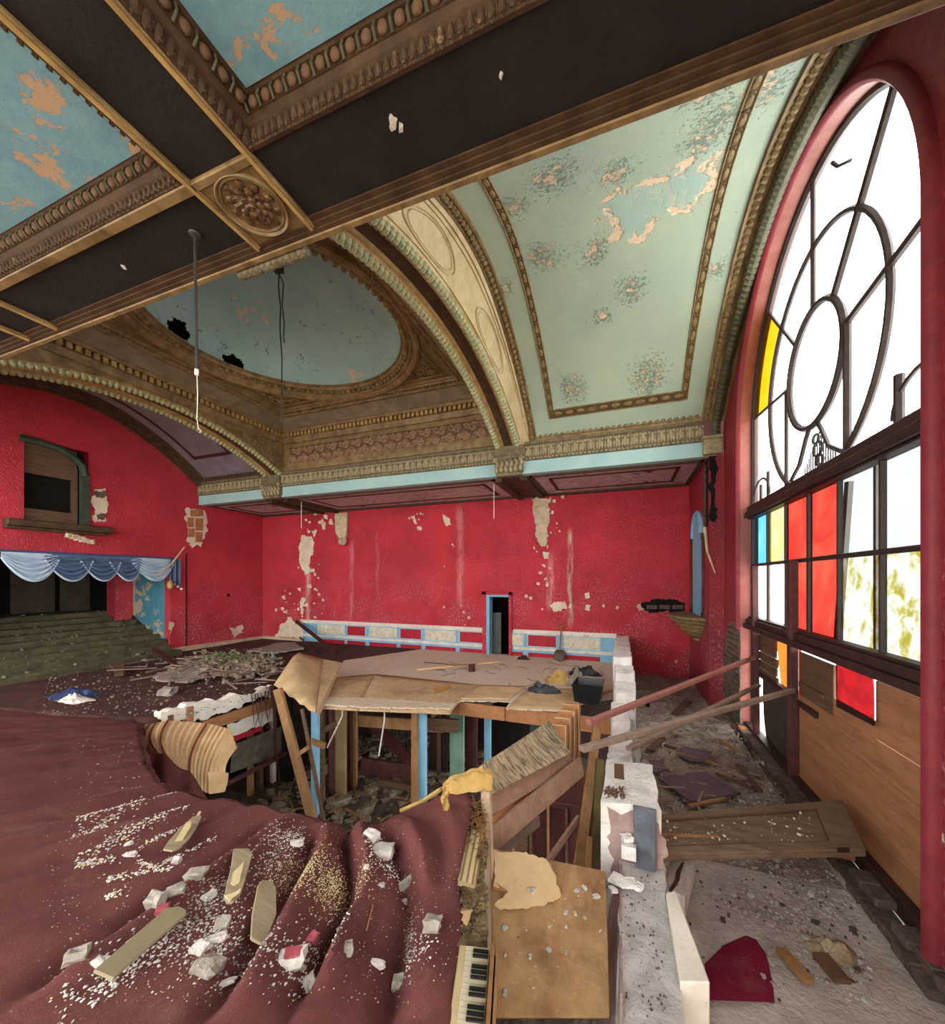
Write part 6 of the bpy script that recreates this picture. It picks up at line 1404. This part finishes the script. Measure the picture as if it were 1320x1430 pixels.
def piano():
    o = emp('piano_keyboard', atd(655, 1345, 2.2)+V((0, 0, -.2)), 'old piano keyboard half buried beside the carpet', 'piano')
    K0, K1 = atd(655, 1322, 2.32), atd(641, 1440, 1.95); ax = (K1-K0).normalized(); r = (V((CS, SN, 0))-ax*ax.dot(V((CS, SN, 0)))).normalized(); n = r.cross(ax); n = n if n.z > 0 else -n
    L = (K1-K0).length; at_ = lambda s, w, h: K0+ax*s+r*w+n*h
    ob('keybed', MB().obox(at_(L/2, .05, -.09), ax*L/2, r*.13, n*.05), M_OLDW, o, bev=.004)
    ob('key_slip', MB().obox(at_(L/2, -.035, -.01), ax*L/2, r*.02, n*.02), M_CREAM, o, bev=.004)
    ob('fallboard', MB().obox(at_(L/2, .145, .0), ax*L/2, r*.012, n*.06), M_TIM, o, bev=.004); ob('cheek_rail', MB().obox(at_(L/2, .175, .01), ax*L/2, r*.008, n*.05), M_TIM, o)
    pk = .026; nk = int(L/pk); W = bpy.data.materials.get('ivory_key') or paint('ivory_key', '#d9cfb6', '#c2b698', 6, .45, 30, .1, .005); first = None; fb = None
    for i in range(nk):
        p = at_(pk*(i+.5), .055, -.005)
        if first is None: first = ob('white_key', MB().obox(p, ax*(pk*.46), r*.07, n*.012), W, o); p0 = p
        else: again(first, 'white_key', o, first.location+(p-p0))
        if i % 7 not in (2, 6) and i < nk-1:
            q = at_(pk*(i+1), .075, .012)
            if fb is None: fb = ob('black_key', MB().obox(q, ax*.006, r*.045, n*.01), M_BPL, o); q0 = q
            else: again(fb, 'black_key', o, fb.location+(q-q0))
piano()

# ------------------------------------------------------------------ what lies on the carpet
def cpt_(px, py, up=0): p = hit(zplane, px, py); return V((p.x, p.y, zcarpet(p.x, p.y)+up))
def lie(px, mat, name, lab, cat, th=.012, par=None, up=.02, **k):
    ps = [cpt_(*q) for q in px]; c = sum(ps, V())/len(ps)
    nx = sum(((ps[i]-c).cross(ps[(i+1) % len(ps)]-c) for i in range(len(ps))), V()).normalized(); nx = nx if nx.z > 0 else -nx
    ps = [p-nx*nx.dot(p-c)+nx*up for p in ps]
    return thing(name, MB().prism(ps, nx*th), mat, lab, cat, bev=.003, **k) if par is None else ob(name, MB().prism(ps, nx*th), mat, par)
M_BLADE = wood('faded_oak_blade', '#a5957a', '#8c7c63', (2.5, 9, 3), dark='#5f5240', amt=.4)
M_BLADE2 = paint('grey_tan_blade', '#8f8468', '#857a60', 2, .6, 30, .2, .01)
M_CANE = paint('pale_cane_insert', '#d8c79c', '#c9b688', 20, .7, 90, .4, .005)
GB = 'ceiling fan blades dropped on the carpet'
b1 = lie([(225, 1197), (233, 1184), (251, 1163), (266, 1148), (276, 1145), (280, 1147), (272, 1165), (262, 1181), (249, 1195), (238, 1199)], M_BLADE, 'fan_blade', 'fan blade with cane insert farthest back on the carpet', 'fan blade', group=GB, up=.035)
lie([(239, 1189), (258, 1161), (265, 1159), (264, 1166), (250, 1187), (243, 1191)], M_CANE, 'cane_insert', None, None, .003, b1, .05); lie([(272, 1147), (277, 1138), (280, 1139), (276, 1148)], M_CANE, 'blade_iron', None, None, .006, b1, .04)
b2 = lie([(309, 1268), (318, 1232), (324, 1208), (344, 1206), (349, 1212), (339, 1245), (334, 1262), (323, 1274), (312, 1275)], M_BLADE, 'fan_blade', 'fan blade with cane insert lying beside the plain blade', 'fan blade', group=GB, up=.04)
lie([(319, 1253), (328, 1215), (338, 1213), (339, 1219), (331, 1252), (324, 1256)], M_CANE, 'cane_insert', None, None, .003, b2, .055); lie([(311, 1270), (325, 1266), (334, 1260), (332, 1266), (322, 1273), (317, 1280), (315, 1274)], M_CANE, 'blade_iron', None, None, .006, b2, .052)
lie([(339, 1320), (345, 1290), (353, 1256), (360, 1248), (374, 1247), (378, 1252), (375, 1285), (372, 1310), (364, 1321), (352, 1324), (340, 1322)], M_BLADE, 'fan_blade', 'plain oak grained fan blade without insert', 'fan blade', group=GB, up=.05)
lie([(120, 1385), (225, 1292), (243, 1287), (252, 1290), (254, 1296), (235, 1313), (170, 1372), (150, 1392)], M_BLADE2, 'fan_blade', 'long grey tan fan blade nearest the corner of the carpet', 'fan blade', group=GB, up=.05)
rc = random.Random(33)
M_PWH = paint('white_plaster_lump', '#cdc6be', '#b3aca4', 9, .85, 30, .8, .02, chips=(('#8f857c', 10, .66, .2),))
M_PGR = paint('grey_plaster_lump', '#a39b90', '#80786d', 9, .85, 30, .8, .02, dirt=('#5c534a', 8, .5, .75, .5))
M_PRD = paint('red_faced_plaster', '#a5525a', '#8c4048', 9, .8, 30, .5, .02)
def lump(px, py, w, l, h, mat, lab, rot, cap=None):
    w, l, h = w*.66, l*.66, h*.66; c = cpt_(px, py, h*.6); o = thing('plaster_lump', MB().rock(c, w, l, h, rot, rc.uniform(0, 50), rc.uniform(-.35, .35)), mat, lab, 'rubble')
    if cap: ob('painted_face', MB().rock(c+V((0, 0, h*.75)), w*.7, l*.7, h*.4, rot, 3), cap, o)
LU = [(519, 1180, .05, .07, .05, M_PWH, 'pair of white plaster blocks beside the carpet pleat', 1.3), (536, 1190, .09, .08, .05, M_PWH, 'large crumbled white plaster lump behind the long grey stone', .4), (566, 1222, .03, .12, .04, M_PGR, 'long grey stone lying across the carpet', -.55), (604, 1312, .055, .05, .05, M_PGR, 'square mortar block on the right roll of carpet', .2),
      (408, 1346, .075, .055, .04, M_PWH, 'wedge of white plaster with pink face at the front', .5), (432, 1354, .035, .055, .04, M_PWH, 'upright white plaster piece next to the wedge', 1.2), (486, 1345, .03, .045, .02, M_PGR, 'slim grey plaster piece between the front creases', .7), (528, 1345, .045, .02, .015, M_PWH, 'flat white plaster piece near the front edge', .15), (557, 1354, .04, .04, .03, M_PGR, 'rough grey lump in the front crease', .3),
      (415, 1180, .06, .045, .03, M_PWH, 'white plaster slab at the head of the carpet fold', .6), (437, 1312, .03, .03, .03, M_PRD, 'small red faced plaster bit above the white wedge', .2), (218, 1277, .055, .05, .045, M_PGR, 'rounded grey lump behind the long fan blade', .3), (228, 1284, .04, .035, .035, M_PRD, 'red faced piece against the long fan blade', .8), (290, 1352, .075, .06, .035, M_PGR, 'broad grey stone at the front beside the blade', .1),
      (246, 1208, .035, .03, .025, M_PWH, 'small white lump below the farthest fan blade', .4), (300, 1312, .07, .04, .02, M_PWH, 'spread of white plaster beside the plain fan blade', .9), (279, 1325, .05, .04, .02, M_PWH, 'white flake pile left of the plaster spread', .2), (182, 1196, .05, .03, .015, M_PWH, 'flat white flake among the ridges', .5), (180, 1177, .03, .025, .02, M_PWH, 'little white lump in the ridges behind the flakes', .5),
      (275, 1240, .07, .05, .03, M_PGR, 'grey crumpled plaster piece left of the cane blade', .5), (245, 1262, .055, .05, .025, M_PGR, 'grey flake above the rounded lump', .9), (292, 1255, .05, .04, .025, M_PWH, 'pale flake close to the cane blade', 1.5), (310, 1292, .05, .04, .02, M_PGR, 'dusty flake at the foot of the cane blade', .4), (512, 1235, .02, .02, .012, M_PWH, 'tiny white chip left of the long stone', .4), (533, 1242, .025, .02, .014, M_PWH, 'white chip below the long stone', .4), (565, 1243, .022, .018, .015, M_PGR, 'tiny grey chip at the tip of the long stone', .4), (478, 1295, .018, .04, .012, M_PGR, 'thin grey sliver in the middle crease', -.3), (312, 1358, .06, .02, .012, M_PWH, 'white splinter lying at the front left', .8), (108, 1352, .05, .04, .03, M_PGR, 'grey lump in the corner of the carpet', .8), (140, 1352, .04, .03, .02, M_PWH, 'white lump beside the corner lump', .2)]
for l in LU: lump(*l, cap=M_PRD if 'pink face' in l[6] else None)
thing('red_straw', MB().tube([cpt_(521, 1275, .01), cpt_(516, 1292, .012), cpt_(512, 1306, .01)], .004, 5), M_ORJ, 'thin reddish straw lying on the carpet', 'straw')
mw, mg, ms = MB(), MB(), MB(); bnd_in = bnd
def crumb(mb, px, py, s_):
    p = hit(zplane, px, py) if 0 else None
    r = ray(px, py); den = r.z-.0343*r.x+.2468*r.y
    if den > -.12: return
    p = r*(-1.226/den); 
    k = max(0, min(1, (p.x+2.1)/.9)); k = k*k*(3-2*k); f = max(0, min(1, (p.y-1.5)/1.4)); f = f*f*(3-2*f)
    p = r*((-1.226+.3*k*f)/den)
    if not inside(V((p.x, p.y)), bnd): return
    s_ *= .62; z = zcarpet(p.x, p.y)+.002; a = rc.uniform(0, 2*PI); c, s1 = math.cos(a)*s_, math.sin(a)*s_; q = rc.uniform(.4, .9)
    mb.add([(p.x+c, p.y+s1, z), (p.x-s1*q, p.y+c*q, z+s_*.2), (p.x-c*.8, p.y-s1, z), (p.x+s1*q, p.y-c*q, z+s_*.1), (p.x+c*.2, p.y, z+s_*rc.uniform(.4, .9))], [(0,1,4), (1,2,4), (2,3,4), (3,0,4)])
def cl(mb, n, cx, cy, sx, sy, s0, s1, ang=0):
    ca, sa = math.cos(ang), math.sin(ang)
    for i in range(n): u, v = rc.gauss(0, sx), rc.gauss(0, sy); crumb(mb, cx+u*ca-v*sa, cy+u*sa+v*ca, rc.uniform(s0, s1))
cl(ms, 1500, 462, 1232, 30, 17, .004, .011, .15); cl(ms, 500, 405, 1222, 25, 14, .004, .010, -.6)
cl(mw, 260, 405, 1172, 16, 10, .005, .014); cl(mw, 160, 378, 1195, 20, 12, .005, .014, -.7); cl(mw, 180, 535, 1195, 16, 14, .005, .016, .9)
cl(mg, 420, 290, 1260, 38, 13, .006, .018, -.65); cl(mw, 300, 300, 1300, 40, 22, .005, .016, -.6); cl(mw, 260, 175, 1350, 50, 12, .005, .018, -.6); cl(mg, 300, 330, 1335, 45, 20, .005, .014)
cl(mw, 170, 420, 1340, 28, 14, .005, .016, -.7); cl(mw, 120, 455, 1310, 18, 16, .005, .012, -.8); cl(mg, 150, 573, 1300, 4, 45, .005, .013); cl(mw, 60, 590, 1340, 12, 12, .004, .012)
for (x0, y0, x1, y1, n) in ((105, 1150, 200, 1115, 90), (100, 1165, 190, 1128, 90), (120, 1160, 245, 1105, 70), (105, 1195, 230, 1142, 120), (140, 1178, 260, 1128, 120), (195, 1185, 255, 1152, 60), (150, 1225, 240, 1215, 90), (105, 1215, 160, 1200, 90), (225, 1210, 300, 1165, 60), (150, 1255, 175, 1245, 30), (190, 1200, 220, 1215, 60)):
    for i in range(n): u = rc.random(); crumb(mw if rc.random() < .75 else ms, x0+(x1-x0)*u+rc.gauss(0, 3), y0+(y1-y0)*u+rc.gauss(0, 3), rc.uniform(.006, .02))
for i in range(1900): crumb(rc.choice((mw, mg, ms, mg)), rc.uniform(60, 650), rc.uniform(1020, 1400), rc.uniform(.002, .008))
for i in range(120): crumb(mw, rc.uniform(110, 330), rc.uniform(1015, 1110), rc.uniform(.006, .02))
ob('white_crumbs', mw, M_PWH, kind='stuff', label='white plaster crumbs scattered over the maroon carpet', cat='rubble'); ob('grey_crumbs', mg, M_PGR, kind='stuff', label='grey plaster crumbs scattered over the maroon carpet', cat='rubble')
ob('wood_shavings', ms, paint('pale_shavings', '#c9bb92', '#b0a077', 20, .9), kind='stuff', label='pale wood shavings heaped on the middle of the carpet', cat='debris')

# ------------------------------------------------------------------ what lies on the brown floor at the left
def mudp(px, py, up=0): p = atz(px, py, ZP); return V((p.x, p.y, zmud(p.x, p.y)+up))
def lief(px, mat, name, lab, cat, th=.03, up=.03): return thing(name, MB().prism(ragged([mudp(*q, up) for q in px], .05, .3), (0, 0, th)), mat, lab, cat)
lief([(219, 955), (238, 938), (283, 940), (292, 950), (262, 958)], M_PGR, 'plaster_sheet', 'flat grey plaster sheet lying on the brown floor', 'board', .05, .06)
lief([(250, 930), (300, 926), (345, 925), (350, 932), (300, 936)], M_PGR, 'pale_sheet', 'long pale ceiling sheet behind the leafy rubbish', 'board', .05, .05)
lief([(345, 912), (380, 903), (415, 900), (425, 908), (380, 916)], M_PGR, 'plaster_slab', 'pale slab lying along the corner of the back wall', 'board', .06, .05)
thing('maroon_rod', MB().bar(mudp(214, 922, .35), mudp(250, 936, .05), .09, .09), M_MAROON, 'dark maroon rod leaning in the rubbish on the brown floor', 'rod')
thing('maroon_rail', MB().bar(aty(414, 868, YB-.15), zd(470, 914)+V((0, 0, .06)), .1, .1), M_MAROON, 'maroon handrail leaning down against the wainscot', 'rail')
thing('thin_rail', MB().bar(aty(419, 890, YB-.15), zd(440, 914)+V((0, 0, .04)), .05, .05), M_MAROON, 'thin maroon rail beside the leaning handrail', 'rail')
heap('blue_tarpaulin', (100, 972), .5, .14, M_SWAGD, 'crumpled blue cloth at the left end of the brown floor', 'cloth', 41.2, mudp(104, 972), .7); heap('white_rag', (105, 978), .4, .12, M_WHITE, 'white rag in front of the blue cloth', 'cloth', 44.7, mudp(105, 979), .5)
heap('clear_plastic', (197, 922), .45, .2, M_PGR, 'crumpled grey plastic at the foot of the stair', 'plastic', 47.9, mudp(197, 922), .8); thing('grey_bundle', MB().rock(mudp(234, 970, .07), .15, .12, .09, .4, 5), M_PGR, 'small round grey bundle on the brown floor', 'bundle')
heap('green_scrap', (380, 923), .25, .2, bpy.data.materials['sage_green_panel'], 'pale green scrap on the brown floor near the flap', 'scrap', 55.5, mudp(378, 924), .8)
for i, (a, b) in enumerate((((158, 938), (170, 944)), ((168, 936), (166, 948)))): thing('wood_block', MB().bar(mudp(*a, .2), mudp(*b, .1), .18, .08), M_OLDW, ('dark wooden block near the stair foot', 'second wooden block crossing the first near the stair')[i], 'block')
mv, mg2, mt_ = MB(), MB(), MB(); rl = random.Random(17)
def floorbit(mb, px, py, s_, up=0): p = mudp(px, py, up); (p.x < -7.6 and p.x > XL+.2) and mb.chunk(p+V((0, 0, s_*.3)), s_, s_*.7, s_*.5, rl)
for i in range(1500): floorbit(mg2, rl.uniform(60, 400), 905+95*rl.random()**1.3, rl.uniform(.004, .016)+.03*rl.random()**8)
for i in range(700): floorbit(mg2, rl.gauss(330, 28), rl.gauss(934, 7), rl.uniform(.025, .09), rl.uniform(0, .18))
for i in range(150):
    p = mudp(rl.gauss(318, 22), rl.gauss(932, 5), rl.uniform(.05, .3)); a = rl.uniform(0, 2*PI); L = rl.uniform(.06, .14); d = V((math.cos(a), math.sin(a), rl.uniform(-.5, .8)))*L; mv.egg(p, d, d.cross(V((0, 0, 1))).normalized()*L*.3, V((0, 0, .01)), 6, 2)
for i in range(120):
    p = mudp(rl.gauss(300, 50), rl.gauss(938, 9), rl.uniform(.04, .2)); a = rl.uniform(0, 2*PI); L = rl.uniform(.15, .6); d = V((math.cos(a), math.sin(a), rl.uniform(-.1, .1)))*L; mt_.bar(p-d, p+d, .04, .025)
ob('floor_rubble', mg2, M_RUB2, kind='stuff', label='plaster rubble heaped and scattered on the brown floor', cat='rubble'); ob('green_weeds', mv, paint('weed_green', '#6f7f4a', '#55663a', 9, .8), kind='stuff', label='green weeds growing in the rubble on the brown floor', cat='plant'); ob('floor_splinters', mt_, M_GREYB, kind='stuff', label='laths and splinters on the brown floor', cat='debris')
for i in range(40):
    px, py = rl.uniform(60, 235), rl.uniform(862, 930)

# flakes stuck to the black beam
cl2 = bpy.data.objects['ceiling_2']; rf = random.Random(3)
for (px, py, s_) in ((549, 172, .035), (173, 373, .022), (700, 105, .014), (560, 178, .02)):
    ob('plaster_flake', MB().rock(atz(px, py, CZ-.006), s_*.6, s_, .008, .6, px, 0, .6), M_PWH, cl2)

# litter too fine to pick apart belongs to the surface it is strewn on
for host, names in (('floor_1', ('aisle_grit', 'aisle_splinters', 'aisle_brick_crumbs')), ('floor_3', ('floor_rubble', 'floor_splinters', 'green_weeds')), ('floor', ('pit_rubble', 'pit_splinters')), ('carpet', ('white_crumbs', 'grey_crumbs', 'wood_shavings')), ('floor_4', ('cable_scraps',)), ('hardboard_sheet', ('hardboard_grit',))):
    for nm in names:
        o = bpy.data.objects[nm]; o.parent = bpy.data.objects[host]; del o['category']
